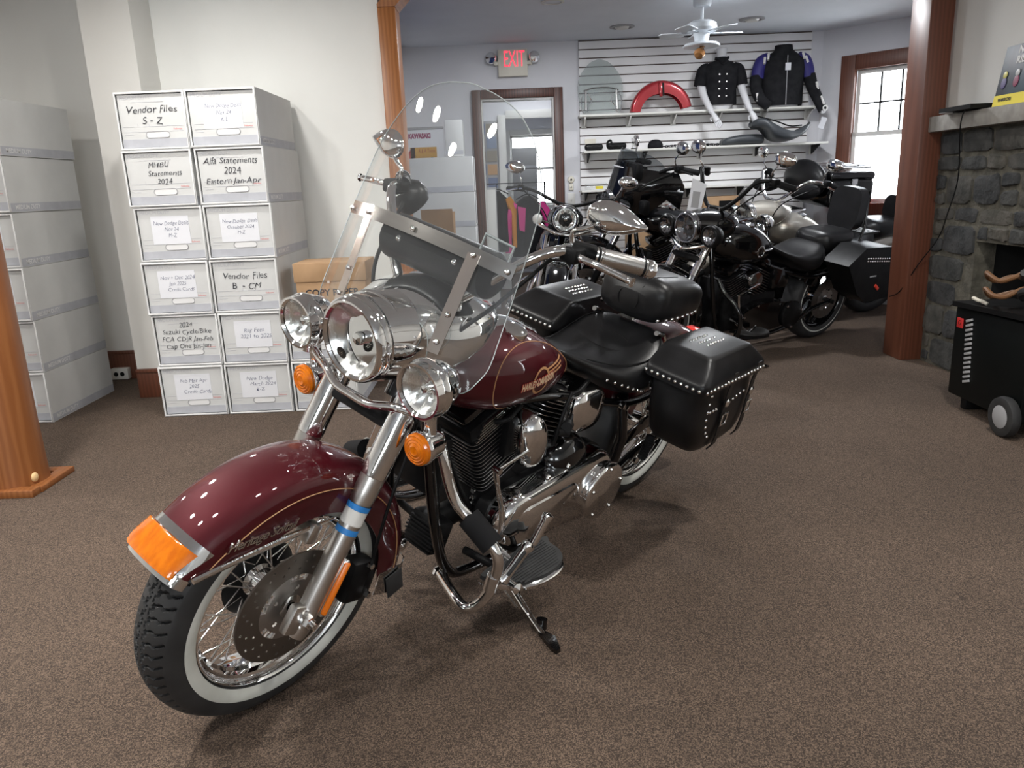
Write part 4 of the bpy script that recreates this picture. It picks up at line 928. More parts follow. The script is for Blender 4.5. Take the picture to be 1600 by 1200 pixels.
    MB().box((.93, .10, .58), (.09, .05, .13), bev=.01).obj('horn_mount', SATBLK, eng)
    # primary: black inner and chrome outer cover with derby
    def stad(rf_, rr_, cf, cr, n=22):
        out = []
        d = Vector((cf[0]-cr[0], cf[1]-cr[1])); L_ = d.length; base = math.atan2(d.y, d.x); ph = math.acos((rf_-rr_)/L_)
        for k in range(n+1): a = base-ph+2*ph*k/n; out.append((cf[0]+rf_*math.cos(a), cf[1]+rf_*math.sin(a)))
        for k in range(n+1): a = base+ph+(2*math.pi-2*ph)*k/n; out.append((cr[0]+rr_*math.cos(a), cr[1]+rr_*math.sin(a)))
        return out
    o0 = stad(.088, .122, (.925, .318), (.545, .305)); c0 = Vector((.72, .31))
    def lev(sc, y): return [(c0.x+(x-c0.x)*sc, y, c0.y+(z-c0.y)*sc) for x, z in o0]
    MB().skin([lev(1.03, .085), lev(1.03, .125)]).obj('primary_case', SATBLK, eng)
    pc = MB().skin([lev(1.0, .122), lev(1.0, .150), lev(.985, .172), lev(.95, .188), lev(.88, .196), lev(.5, .198)]).obj('primary_cover', CHROME, eng, None, 60)
    o1 = stad(.05, .06, (.90, .318), (.70, .312))
    MB().skin([[(x, .196, z) for x, z in o1], [(x, .203, z) for x, z in [(c0.x+.06+(x-c0.x-.06)*.93, .312+(z-.312)*.93) for x, z in o1]]]).obj('raised_panel', CHROME, pc)
    db = MB().lathe([(.098, .175), (.104, .20), (.104, .216), (.099, .223), (.088, .226), (0, .228)], (.515, 0, .285), (0, 1, 0), 48).obj('derby_cover', CHROME, pc)
    for k in range(5): a = R_(72*k+20); MB().lathe([(.0, .006), (.005, .005), (.007, 0)], (.515+.086*math.cos(a), .2255, .285+.086*math.sin(a)), (0, 1, 0), 12).obj('derby_screw', STEEL, db)
    for (x, z) in [(1.0, .36), (.93, .405), (.80, .42), (.70, .425), (.86, .228), (.74, .205)]: MB().lathe([(.0, .012), (.006, .011), (.009, .004), (.009, 0)], (x, .168, z), (0, 1, 0), 12).obj('cover_screw', CHROME, pc)
    hump = MB(); hump.skin([[(x, y, z) for x, z in [(.66+.09*sx*math.cos(a), .42+.075*sz*math.sin(a)) for a in [2*math.pi*k/32 for k in range(32)]]] for (y, sx, sz) in [(.06, 1.15, 1.1), (.12, 1.1, 1.05), (.155, .95, .9), (.172, .6, .6), (.176, .1, .1)]]); hump.obj('gearbox_cover', GLOSSBLK, eng, None, 60)
    # oil tank, battery side
    ot = MB(); ot.skin([[(.60+.085*sc*abs(math.cos(a))**.6*(1 if math.cos(a) > 0 else -1), y, .575+.075*sc*abs(math.sin(a))**.6*(1 if math.sin(a) > 0 else -1)) for a in [2*math.pi*k/36 for k in range(36)]] for (y, sc) in [(-.13, .9), (-.12, 1), (.10, 1), (.135, .96), (.148, .85), (.152, .4)]]); otk = ot.obj('oil_tank', CHROME, P, None, 60)
    MB().tube([(.68, .13, .545), (.72, .15, .555)], .017, 16).tube(crom([(.76, .14, .50), (.74, .14, .60), (.70, .13, .66)], 5), .006, 8).tube([(.755, .14, .545), (.70, .145, .525)], .011, 12).obj('oil_hose', PLASBLK, otk)
    # intake between cylinders, air cleaner to the right
    MB().lathe([(.0, -.24), (.09, -.24), (.10, -.22), (.10, -.16), (.06, -.14), (0, -.14)], (.965, 0, .62), (0, 1, 0), 36).obj('air_cleaner', CHROME, P)
    MB().box((.965, 0, .58), (.07, .1, .06), bev=.01).obj('throttle_body', SATBLK, eng)
    # regulator, down tubes, frame
    MB().lathe([(.0, .0), (.034, .001), (.038, .008), (.038, .085), (.03, .095)], (.99, .0, .29), (1, 0, -.12), 28).obj('oil_filter', SATBLK, eng)
    MB().box((1.175, 0, .53), (.06, .15, .17), RY(-12).to_3x3(), bev=.02).obj('coil_cover', SATBLK, eng)
    for (a_, b_, c_) in [((1.20, .06, .66), (1.12, .085, .48), (1.02, .07, .34)), ((1.20, .03, .64), (1.15, .05, .42), (1.13, .05, .33)), ((1.21, -.05, .66), (1.13, -.07, .46), (1.03, -.06, .34))]: MB().tube(crom([a_, b_, c_], 8), .0075, 10).obj('black_hose', PLASBLK, eng)
    rg = MB().box((1.135, .025, .285), (.075, .115, .105), RY(-18).to_3x3(), bev=.018).obj('voltage_regulator', SATBLK, P)
    for k in range(8): MB().box((1.158-.005*k+.003*k, .03, .243+.0115*k), (.055, .118-.006*abs(k-3.5), .0045), RY(-18).to_3x3()).obj('cooling_fin', PLASBLK, rg, smooth=0)
    fr = MB()
    for s in (1, -1):
        fr.tube(crom([(1.24, s*.03, .80), (1.235, s*.07, .62), (1.19, s*.095, .36), (1.13, s*.105, .20), (1.03, s*.11, .15), (.7, s*.12, .145), (.42, s*.12, .18), (.2, s*.13, .28), (.0, s*.13, RW)], 6), .016, 12)
        fr.tube(crom([(1.25, s*.02, .80), (1.0, s*.04, .67), (.72, s*.10, .64), (.45, s*.13, .56), (.25, s*.14, .53), (-.18, s*.125, .56)], 6), .015, 12)
        fr.tube([(.36, s*.12, .56), (.30, s*.125, .38), (.34, s*.12, .17)], .02, 12)
    fr.tube([(1.20, 0, .93), (1.295, 0, .74)], .034, 20); fr.obj('frame', GLOSSBLK, P)
    MB().lathe([(.0, -.16), (.014, -.16), (.016, -.14), (.016, .15), (.012, .165), (0, .165)], (0, 0, RW), (0, 1, 0), 16).obj('rear_axle', CHROME, P)
    mb = MB(); mb.box((.12, .125, .40), (.36, .012, .05), RY(14).to_3x3(), bev=.004); mb.obj('belt_guard', GLOSSBLK, P)
    pg = MB().lathe([(.0, 0), (.015, .0), (.017, .01), (.017, .085), (.014, .095), (0, .097)], (.205, .175, .285), (-.25, .05, .97), 20).obj('passenger_peg', FOAM, P)
    for k in range(8): MB().lathe([(.0172, .012+.009*k), (.0185, .014+.009*k), (.0172, .016+.009*k)], (.205, .175, .285), (-.25, .05, .97), 20).obj('peg_rib', PLASBLK, pg)
    MB().lathe([(0, .0), (.012, .002), (.012, .012), (0, .014)], (.155, .15, .40), (0, 1, 0), 14).lathe([(0, .0), (.012, .002), (.012, .012), (0, .014)], (.21, .15, .27), (0, 1, 0), 14).lathe([(0, 0), (.014, .002), (.014, .014), (0, .016)], (.40, .14, .545), (0, 1, 0), 14).lathe([(0, 0), (.012, .002), (.012, .02), (0, .022)], (.36, .13, .525), (0, 1, 0), 14).obj('frame_bolts', CHROME, P)
    # exhaust on the right
    MB().tube(crom([(1.08, -.08, .60), (1.2, -.15, .50), (1.17, -.19, .34), (1.0, -.2, .22), (.6, -.2, .2)], 8), .022, 16).tube([(.6, -.2, .2), (.5, -.2, .2), (.45, -.2, .2), (-.35, -.2, .24), (-.40, -.2, .243)], [.022, .03, .043, .043, .036], 24).obj('exhaust', CHROME, P)
    # ---------------- engine guard, foam grips, pegs
    G = [(1.222, .085, .66), (1.221, .115, .60), (1.214, .145, .53), (1.204, .172, .482), (1.188, .21, .449), (1.174, .28, .407), (1.170, .304, .378), (1.166, .308, .335), (1.170, .298, .262), (1.180, .274, .205), (1.190, .245, .183), (1.180, .20, .178), (1.13, .09, .165)]
    for s in (1, -1):
        gb = MB().tube(crom([(x, s*y, z) for x, y, z in G], 6), .0155, 16).obj('engine_guard', CHROME, P)
        MB().tube([(1.190, s*.203, .454), (1.174, s*.284, .404)], .032, 24).obj('foam_sleeve', FOAM, gb)
        MB().lathe([(0, .0), (.019, .001), (.021, .007), (.019, .014), (.012, .02), (0, .022)], (1.128, s*.086, .1645), (-.3, -s*.95, -.1), 8).obj('guard_knob', CHROME, gb)
        MB().tube([(1.168, s*.302, .318), (1.170, s*.299, .272)], .019, 18).box((1.158, s*.305, .295), (.05, .02, .028), bev=.006).obj('peg_clamp', CHROME, gb)
        pgm = MB().lathe([(.0, .0), (.016, 0), (.017, .01), (.014, .02), (.014, .10), (.019, .108), (.019, .118), (.012, .125), (0, .126)], (1.145, s*.315, .295), (-.62, s*.1, .78), 20).obj('highway_peg', CHROME, gb)
        for k in range(3): a = 2.1*k; u = Vector((-.62, s*.1, .78)).normalized(); v = u.orthogonal().normalized(); w = u.cross(v); q = (v*math.cos(a)+w*math.sin(a))*.0145; MB().tube([V(1.145, s*.315, .295)+u*.022+q, V(1.145, s*.315, .295)+u*.098+q], .005, 8).obj('peg_rubber', RUBBER, pgm)
        # floorboard
        def fbp(off, z): return [(p.x, p.y, z) for p in crom([(x, s*y, z) for x, y in [(1.125, .235-off*.2), (1.128, .27), (1.10, .315+off*.6), (1.05, .345+off), (.98, .358+off), (.91, .350+off), (.875, .315+off*.6), (.868-off*.5, .27), (.868-off*.5, .235-off*.2)]], 4, True)]
        fb = MB().skin([fbp(.0, .238), fbp(.006, .243), fbp(.006, .252), fbp(.0, .256)]).obj('floorboard', CHROME, P)
        MB().skin([fbp(-.004, .255), fbp(-.005, .268)]).obj('rubber_pad', RUBBER, fb)
        for k in range(13): y = .238+.0085*k; xe = .5*(1.11+.885)+0; hwid = .115-max(0, (k-7))*.008; MB().box((xe, s*y, .2685), (hwid*2, .0042, .003)).obj('pad_ridge', RUBBER, fb, smooth=0)
        MB().tube([(1.05, s*.10, .22), (1.05, s*.24, .238)], .012, 10).tube([(.93, s*.10, .20), (.93, s*.24, .238)], .012, 10).obj('board_bracket', SATBLK, fb)
    # shift linkage, left
    sh = empty('shift_linkage', P)
    MB().tube([(1.085, .19, .552), (.875, .172, .560)], .0055, 10).lathe([(0, -.012), (.009, -.012), (.009, .012), (0, .012)], (1.085, .19, .552), (0, 1, 0), 14).obj('shift_rod', CHROME, sh)
    MB().tube(crom([(1.085, .185, .552), (1.072, .19, .50), (1.035, .195, .40), (1.03, .20, .33)], 6), [.009]*6+[.0075]*6+[.009]*7, 10).obj('shift_arm', CHROME, sh)
    MB().tube([(1.03, .10, .30), (1.03, .275, .262)], .011, 14).obj('shift_shaft', CHROME, sh)
    MB().tube(crom([(1.085, .275, .245), (1.03, .275, .265), (.99, .278, .31), (.975, .28, .33)], 6), .0085, 10).lathe([(0, .0), (.014, .001), (.015, .006), (0, .008)], (1.06, .282, .252), (0, 1, 0), 18).obj('heel_toe_lever', CHROME, sh)
    MB().lathe([(.0, 0), (.012, 0), (.0135, .008), (.0135, .075), (.017, .085), (.016, .094), (0, .1)], (.985, .285, .325), (-.40, .04, .82), 20).obj('heel_peg', CHROME, sh)
    MB().lathe([(.0, 0), (.012, 0), (.0135, .008), (.0135, .065), (.016, .072), (0, .08)], (1.085, .275, .25), (.25, .9, .2), 20).obj('toe_peg', CHROME, sh)
    # side stand
    kk = empty('side_stand', P)
    MB().tube(crom([(.945, .12, .135), (.955, .20, .128), (1.00, .33, .112), (1.035, .415, .112)], 6), [.011]*12+[.009]*7, 12).obj('stand_leg', CHROME, kk)
    MB().prism([(1.02, .40, .103), (1.04, .40, .103), (1.078, .470, .1255), (1.082, .49, .131), (1.066, .492, .131), (1.03, .45, .120)], (0, -.003, .012)).bevel(.003).obj('stand_foot', GLOSSBLK, kk)
    MB().lathe([(.0, .0), (.016, .0), (.016, .03), (0, .03)], (1.008, .385, .100), (-.2, -.27, .95), 16).obj('stand_stop', GLOSSBLK, kk)
    MB().tube(crom([(.96, .14, .15), (1.0, .22, .14), (1.02, .30, .125)], 5), .003, 6).obj('stand_spring', STEEL, kk)
    return root
main_bike()
# ================================================================== the other motorcycles
CASTM = None
mb_ = MB()
for s_ in (1, -1): mb_.lathe([(r, s_*(y+.0016)) for r, y in [(.248, .0656), (.2535, .0662), (.2575, .0655)]], seg=72)
WWTHIN = mb_.mesh('whitewall', WWALL)
def cast_wheel(parent, name, basis, white=False, rimm=GLOSSBLK, disc=True):
    global CASTM
    w = empty(name, parent, basis); link('tyre', TYRE2, w)
    if white: link('whitewall', WWTHIN, w)
    r = link('rim', RIMM.copy(), w); r.data.materials[0] = rimm
    if CASTM is None: CASTM = MB().prism([(.05, -.02, -.012), (.05, .02, -.012), (.197, .012, -.008), (.197, -.012, -.008)], (0, 0, .02)).mesh('cast_spoke', GLOSSBLK, 0)
    for k in range(9): link('cast_spoke', CASTM, w, RY(40*k))
    link('hub', HUBM, w)
    if disc: link('brake_disc', DISCM, w, TR(0, .0715, 0))
    return w
def mirror(parent, base, tipc, m, s, big=1):
    MB().tube(crom([base, base.lerp(tipc, .5)+V(.02, 0, .0), tipc], 5), .005, 8).obj('mirror_stem', m, parent)
    mb = MB(); rings = []
    for sc, xo in [(1, -.006), (1.03, 0), (.9, .012), (.55, .02), (.05, .023)]:
        rings.append([(xo, s*.072*big*sc*math.cos(2*math.pi*k/28)*(1+.12*math.cos(2*math.pi*k/28)), .046*big*sc*math.sin(2*math.pi*k/28)) for k in range(28)])
    sh = mb.skin(rings).obj('mirror_shell', m, parent, TR(*(tipc+V(0, s*.03, .03))) @ RZ(8*s), 60)
    mb = MB(); mb.skin([[(-.007, s*.068*big*math.cos(2*math.pi*k/28), .042*big*math.sin(2*math.pi*k/28)) for k in range(28)], [(-.008, 0, 0)]*28]); mb.obj('mirror_glass', REFL, sh)
def cruiser(label, pose, paint=GLOSSBLK, metal=CHROME, fork=CHROME, front='nacelle', bars=None, bags=None, backrest=0, tour=False, rack=False, white=False, steer=0.0, fender='long', passing=True, emblem=True, rimm=GLOSSBLK, seatm=LEATHER, tailbag=False, signals=True, tall=1.0):
    root = thing('motorcycle', label, 'motorcycle', bike_mat(*pose)); P = root; ST = steer_mat(steer); FC = (WB, 0, RW)
    cast_wheel(P, 'front_wheel', ST @ TR(*FC), white, rimm); cast_wheel(P, 'rear_wheel', TR(0, 0, RW) @ Matrix.Diagonal((1, 1.14, 1, 1)), white, rimm)
    if fender == 'long':
        def rl(a): return min(.345, (.548-RW)/max(.2, math.sin(R_(max(a, 20))))) if a <= 72 else .25
        fm = fender_mesh(FC, 27.5, 195, lambda a: .392-max(0, 36-a)*.0018, rl, .096, n=30, ns=14, m=paint)
        ff = link('front_fender', fm, P, ST)
        for s in (1, -1): MB().tube([(1.885-.33*k/8, s*.099, .546) for k in range(9)], .006, 8).obj('edge_trim', metal, ff)
        MB().box((1.955, 0, .585), (.07, .085, .05), RY(40).to_3x3(), bev=.015).obj('tip_light', AMBER, ff)
    else:
        fm = fender_mesh(FC, 42, 150, lambda a: .375, lambda a: .31, .085, n=24, ns=12, m=paint); ff = link('front_fender', fm, P, ST)
    A, Bf = V(1.650, 0, .262), V(1.372, 0, .806); ax = (Bf-A).normalized(); Lf = (Bf-A).length
    for s in (1, -1):
        a = A+V(0, s*.115, 0)
        sl = MB().lathe([(.0, .0), (.024, .01), (.0265, .28), (.029, .34), (.029, .43), (0, .43)], a, ax, 24).obj('fork_slider', fork, P, ST)
        MB().lathe([(.027, .43), (.027, Lf+.03)], a, ax, 24).obj('fork_tube', CHROME, sl)
    MB().box((1.40, 0, .735), (.07, .26, .04), RY(-27).to_3x3(), bev=.012).box((1.33, 0, .90), (.10, .24, .035), bev=.01).obj('fork_clamp', SATBLK, P, ST)
    if front in ('nacelle', 'batwing', 'shroud'):
        nt = [(1.06, .06, .02, .975), (1.12, .12, .05, .962), (1.20, .155, .09, .945), (1.29, .148, .108, .930), (1.36, .122, .106, .927), (1.43, .100, .098, .927)]
        mb = MB(); rings = []
        for i in range(14):
            x = 1.06+.37*i/13; hw, hh, zc = interp(nt, x); rings.append([(x, hw*math.cos(2*math.pi*k/28), zc+hh*math.sin(2*math.pi*k/28)) for k in range(28)])
        mb.skin(rings).obj('headlight_nacelle', paint, P, ST, 60)
        lamp(P, ST @ TR(1.462, 0, .927) @ RY(4), .083, .10, metal, name='headlight', reflector=DCHROME, rb=.098)
        if passing:
            MB().tube(crom([(1.40, .21, .86), (1.43, .12, .83), (1.46, .05, .805), (1.47, 0, .80), (1.46, -.05, .805), (1.43, -.12, .83), (1.40, -.21, .86)], 5), .013, 10).obj('lamp_bar', CHROME, P, ST)
            for s in (1, -1): lamp(P, ST @ TR(1.448, s*.19, .905) @ RY(4), .054, .09, SATBLK if metal is not CHROME or paint is GLOSSBLK else CHROME, name='passing_lamp', reflector=DCHROME)
    if signals:
        for s in (1, -1):
            sg = MB().lathe([(.036, .0), (.038, -.008), (.030, -.045), (0, -.05)], (1.41, s*.20, .80 if front != 'naked' else .95), (1, 0, 0), 20).tube([(1.38, s*.20, .80 if front != 'naked' else .95), (1.37, s*.10, .80 if front != 'naked' else .93)], .008, 8).obj('turn_signal', CHROME if front == 'naked' else SATBLK, P, ST)
            MB().lathe([(.035, .001), (.025, .012), (0, .016)], (1.41, s*.20, .80 if front != 'naked' else .95), (1, 0, 0), 20).obj('signal_lens', OFFW if front == 'naked' else AMBERD, sg)
    if front == 'naked':
        nt = [(1.22, .08, .06, .97), (1.30, .13, .095, .975), (1.37, .125, .105, .975), (1.44, .105, .10, .975)]
        mb = MB(); rings = []
        for i in range(10):
            x = 1.22+.22*i/9; hw, hh, zc = interp(nt, x); rings.append([(x, hw*math.cos(2*math.pi*k/28), zc+hh*math.sin(2*math.pi*k/28)) for k in range(28)])
        mb.skin(rings).obj('headlight_shroud', GLOSSBLK, P, ST, 60)
        lamp(P, ST @ TR(1.47, 0, .975) @ RY(2), .078, .1, CHROME, name='headlight', rb=.092)
        MB().tube(crom([(1.38, .22, .93), (1.43, .14, .90), (1.45, .06, .872), (1.455, 0, .868), (1.45, -.06, .872), (1.43, -.14, .90), (1.38, -.22, .93)], 5), .014, 10).obj('lamp_bar', CHROME, P, ST)
        MB().box((1.50, 0, .70), (.012, .30, .035), bev=.005).obj('fork_brace', CHROME, P, ST)
    if front == 'batwing':
        rows = []; mb = MB()
        for i in range(13):
            z = .86+.34*i/12; hw = .18+.14*math.sin(min(1, i/9)*math.pi/2)*(1 if i < 10 else 1-.10*(i-9)); rows.append([(1.46-.42*(abs(q)**2.2)*hw/.32-.30*max(0, (z-1.0)), hw*q, z-.05*abs(q)**2*(1 if i > 8 else 0)) for q in [-1+j/8 for j in range(17)]])
        mb.grid(rows).solid(.012); bw = mb.obj('batwing_fairing', paint, P, ST, 50)
        rows = []; mb = MB()
        for i in range(8):
            z = 1.19+.13*i/7; hw = .22-.10*(i/7)**2; rows.append([(1.40-.42*(abs(q)**2.2)*hw/.32-.36*(z-1.19), hw*q, z-.05*abs(q)**2) for q in [-1+j/6 for j in range(13)]])
        mb.grid(rows).solid(.004); mb.obj('dark_screen', SMOKE, bw); MB().tube([(x+.006, y, z) for x, y, z in rows[0]], .006, 8).obj('screen_trim', GREYM, bw)
        MB().box((1.30, .0, 1.16), (.06, .4, .12), bev=.02).obj('dash', SATBLK, bw)
        for s in (1, -1): MB().box((1.30, s*.31, .93), (.06, .09, .10), bev=.02).obj('fairing_lower', SATBLK, bw)
    # bars
    hb = empty('handlebar', P, ST)
    pts = bars or [(1.20, 0, 1.025), (1.205, .06, 1.028), (1.20, .12, 1.06), (1.16, .22, 1.15), (1.10, .30, 1.19), (1.05, .33, 1.185), (.955, .41, 1.165)]
    MB().tube(crom([V(x, -y, z) for x, y, z in pts[:0:-1]]+[V(*p) for p in pts], 6), .0135, 12).obj('bar_tube', SATBLK if metal is not CHROME or paint is GLOSSBLK else CHROME, hb)
    for s in (1, -1):
        g1 = V(*pts[-1]); g0 = V(*pts[-2]); g0.y *= s; g1.y *= s; d = (g1-g0).normalized()
        MB().tube([V(1.22, s*.045, .95), V(pts[1][0], s*.045, pts[1][2])], .016, 14).obj('riser', CHROME, hb)
        MB().lathe([(.0, 0), (.020, 0), (.020, .125), (.017, .13), (0, .132)], g1-d*.12, d, 20).obj('grip', FOAM, hb)
        MB().box(g0+V(.01, 0, 0), (.06, .06, .05), bev=.012).obj('switch_housing', SATBLK, hb)
        lv = crom([g0+V(.045, -s*.01, 0), g0+d*.05+V(.045, 0, -.004), g1+V(.04, s*.005, -.012)], 5); MB().tube(lv, .0075, 8).obj('lever', CHROME if paint is not GLOSSBLK or front == 'naked' else SATBLK, hb)
        mirror(hb, g0+V(.03, -s*.01, .02), g0+V(.03, s*.03, .115), SATBLK if paint is not CHROME and front in ('nacelle2',) else (CHROME if front != 'silver' else SATBLK), s)
    MB().tube(crom([g0, V(1.25, -.18, 1.02), V(1.32, -.1, .90)], 6), .005, 8).obj('cable', PLASBLK, hb); MB().tube(crom([V(g0.x, -g0.y, g0.z), V(1.28, .2, 1.05), V(1.32, .12, .88)], 6), .005, 8).obj('cable', PLASBLK, hb)
    # tank, seat, rear
    TT = [(.615, .022, .700, .722), (.66, .062, .684, .752), (.74, .112, .668, .800), (.83, .147, .660, .848), (.93, .166, .658, .882), (1.03, .166, .664, .892), (1.11, .148, .682, .886), (1.18, .112, .715, .868), (1.225, .055, .755, .835)]
    TT = [(r[0], r[1]*(1+(tall-1)*.4), r[2], .66+(r[3]-.66)*tall) for r in TT]
    tk, pt, side = loft_tank('fuel_tank', TT, paint, P, nx=24, nt=32); dz = .225*(tall-1)
    MB().box((1.0, 0, .893+dz), (.24, .07, .022), RY(6).to_3x3(), bev=.01).lathe([(.0, .014), (.04, .012), (.045, 0)], (1.06, 0, .905+dz), (-.15, 0, 1), 24).obj('dash_console', metal, tk)
    for s in (1, -1): MB().lathe([(.0, .018), (.03, .012), (.032, -.01)], (.965, s*.08, .878+dz*.95), (.08, s*.25, 1), 20).obj('fuel_cap', CHROME, tk)
    if emblem:
        em = MB().tube([V(.93+.034*math.cos(a), side(.93, .77)+.004-.2*max(0, -math.cos(a))*.02, .77+.034*math.sin(a)) for a in [2*math.pi*k/24 for k in range(24)]], .0045, 8, closed=True).tube([V(x, side(x, .772)+.005, .772) for x in [.90, .87, .84, .81, .78]], .007, 8).tube([V(x, side(x, .772)+.005, .772) for x in [1.0, .985, .965]], .006, 8); em.obj('tank_emblem', CHROME, tk)
    SEAT = [(.155, .075, .762, .660), (.195, .135, .782, .610), (.245, .180, .772, .578), (.31, .198, .742, .560), (.40, .192, .718, .572), (.48, .172, .715, .612), (.56, .138, .730, .660), (.64, .100, .758, .705), (.70, .072, .782, .742), (.745, .03, .790, .772)]
    link('rider_seat', seat_mesh(SEAT, seatm, 'rider_seat', 20, 28, dish=.02, n=2.6), P)
    PIL = [(-.16, .09, .82, .74), (-.12, .13, .845, .725), (-.02, .155, .85, .70), (.10, .16, .85, .68), (.18, .14, .84, .68), (.215, .07, .80, .72)]
    link('pillion_seat', seat_mesh(PIL, seatm, 'pillion_seat', 16, 28, dish=.01, n=2.8), P)
    rfm = fender_mesh((0, 0, RW), 28, 186, lambda a: .40, lambda a: .27, .112, n=28, ns=14, m=paint, name='rear_fender'); rfd = link('rear_fender', rfm, P)
    MB().box((-.385, 0, .52), (.06, .09, .07), bev=.018).obj('tail_lamp', REDLENS, rfd)
    if backrest:
        h = backrest
        bk = MB().skin([[(xx, (.13-.02*(k/4))*math.cos(a), .90+h*.5+h*.5*sc*math.sin(a)) for a in [2*math.pi*j/28 for j in range(28)]] for k, (xx, sc) in enumerate([(-.155, .8), (-.14, 1), (-.115, 1.04), (-.08, 1), (-.065, .8)])])
        for v in bk.b.verts:
            a = math.atan2((v.co.z-.9-h*.5)/(h*.5), v.co.y/.13); c, s_ = math.cos(a), math.sin(a); v.co.y = .135*abs(c)**.55*(1 if c > 0 else -1); v.co.z = .9+h*.5+h*.5*abs(s_)**.55*(1 if s_ > 0 else -1); v.co.x -= .08*(v.co.z-.9)+.05; v.co.z -= .085; v.co.y *= .92
        bo = bk.obj('backrest_pad', LEATHER, P, None, 60)
        for s in (1, -1): MB().tube(crom([(-.05, s*.14, .60), (-.17, s*.14, .72), (-.225, s*.13, .86), (-.24, s*.10, .83+h*.7)], 5), .010, 10).obj('backrest_upright', GLOSSBLK, bo)
    if rack:
        rk = MB().tube([(-.20, .13, .80), (-.44, .12, .80), (-.46, 0, .80), (-.44, -.12, .80), (-.20, -.13, .80)], .009, 8).obj('luggage_rack', SATBLK, P)
        for x in (-.25, -.30, -.35, -.40): MB().box((x, 0, .805), (.028, .24, .006)).obj('rack_slat', SATBLK, rk, smooth=0)
    if bags:
        for s in (1,):
            bb = empty('saddlebag', P)
            pr = [(.22, .80), (-.38, .70), (-.46, .60), (-.42, .40), (-.05, .37), (.10, .45), (.30, .68)]
            def hull(y0, y1, pr, bv):
                mb = MB(); mb.skin([[(x, s*y0, z) for x, z in pr], [(x, s*y1, z) for x, z in pr]]); mb.bevel(bv, 3, 30); return mb
            hull(.19, .385, [(.25, .66), (-.44, .62), (-.46, .52), (-.40, .385), (-.04, .37), (.08, .44)], .022).obj('bag_body', bags, bb, None, 50)
            ld = hull(.185, .395, [(.10, .775), (-.20, .765), (-.455, .70), (-.46, .625), (.27, .662)], .018).obj('bag_lid', bags, bb, None, 50)
            if s > 0:
                for r_ in range(2): studs(ld, [V(.06-.028*k, s*.3965, .700-.0022*k-.020*r_) for k in range(16)], (0, s, 0), .0075)
                MB().box((-.13, .388, .475), (.06, .012, .024), RY(-35).to_3x3(), bev=.006).obj('red_reflector', mat('red_reflector', (.85, .06, .03), .35, emit=None), bb)
                MB().box((-.06, .386, .56), (.075, .004, .012), bev=.002).obj('latch', GREYM, bb)
    if tour:
        TPX = -.14
        tp = MB().box((-.30+TPX, 0, .95), (.40, .52, .22), bev=.05, seg=4).obj('tour_pack', paint, P, None, 50)
        MB().box((-.30+TPX, 0, 1.075), (.40, .50, .07), bev=.03, seg=3).obj('tour_lid', paint, tp)
        pb = MB().ell((-.085+TPX*.7, 0, 1.04), (.075, .26, .15), None, 28, 18).obj('passenger_backrest', LEATHER, tp)
        for s in (1, -1): MB().ell((-.02, s*.26, .98), (.13, .045, .06), None, 20, 12).obj('passenger_armrest', LEATHER, tp)
        rk = MB().tube([(-.13+TPX, .2, 1.135), (-.47+TPX, .2, 1.135), (-.49+TPX, .1, 1.135), (-.49+TPX, -.1, 1.135), (-.47+TPX, -.2, 1.135), (-.13+TPX, -.2, 1.135)], .007, 8).obj('pack_rack', CHROME, tp)
        for y in (-.13, -.065, 0, .065, .13): MB().tube([(-.13+TPX, y, 1.14), (-.48+TPX, y, 1.14)], .0055, 8).obj('rack_rail', CHROME, rk)
        MB().box((-.30+TPX, .262, 1.03), (.05, .012, .06), bev=.006).obj('pack_latch', CHROME, tp); MB().tube([(-.44+TPX, .2, 1.0), (-.50+TPX, .2, 1.32)], .003, 6).obj('aerial', PLASBLK, tp)
        MB().box((-.505+TPX, 0, .97), (.015, .36, .05), bev=.006).obj('red_bar', REDLENS, tp)
    # engine
    en = MB().box((.985, 0, .335), (.26, .22, .25), bev=.03).box((.74, 0, .36), (.3, .2, .2), bev=.025).obj('engine', SATBLK, P)
    fin_stack(P, (.955, 0, .425), 22.5, .165, .19, 11, .017, .066, 'front_cylinder'); fin_stack(P, (.785, 0, .425), -22.5, .165, .19, 11, .017, .066, 'rear_cylinder')
    for x, sg in [(1.035, 1), (.70, -1)]: MB().box((x, 0, .645), (.15, .17, .07), RY(22.5*sg).to_3x3(), bev=.02).obj('rocker_box', GLOSSBLK, P)
    mb = MB().skin([[(x*1.0, y, z) for x, z in [(.74+.29*math.cos(a)*(1), .31+.10*math.sin(a)) for a in [2*math.pi*k/40 for k in range(40)]]] for y in (.09, .17, .19)]); pc = mb.obj('primary_cover', GLOSSBLK, P, None, 40)
    MB().lathe([(.09, .17), (.10, .205), (.088, .215), (0, .217)], (.52, 0, .30), (0, 1, 0), 32).obj('derby_cover', SATBLK, pc)
    for x, z in [(.60, .37), (.52, .215), (.44, .33), (1.0, .33), (.88, .40), (.74, .21)]: MB().lathe([(0, .012), (.008, .01), (.009, 0)], (x, .19 if x > .6 else .215, z), (0, 1, 0), 10).obj('cover_bolt', CHROME, pc)
    MB().lathe([(.0, .02), (.055, .015), (.065, 0), (.065, -.05)], (.90, .15, .57), (0, 1, 0), 24).obj('horn_cover', DCHROME, P)
    MB().tube([(1.085, .19, .50), (.875, .172, .545)], .0065, 8).tube([(1.085, .19, .50), (1.06, .19, .38), (1.03, .20, .33)], .0085, 8).tube([(1.03, .10, .30), (1.03, .28, .262)], .011, 10).tube([(1.03, .28, .262), (.98, .285, .30)], .01, 8).obj('shift_linkage', CHROME, P)
    fr = MB()
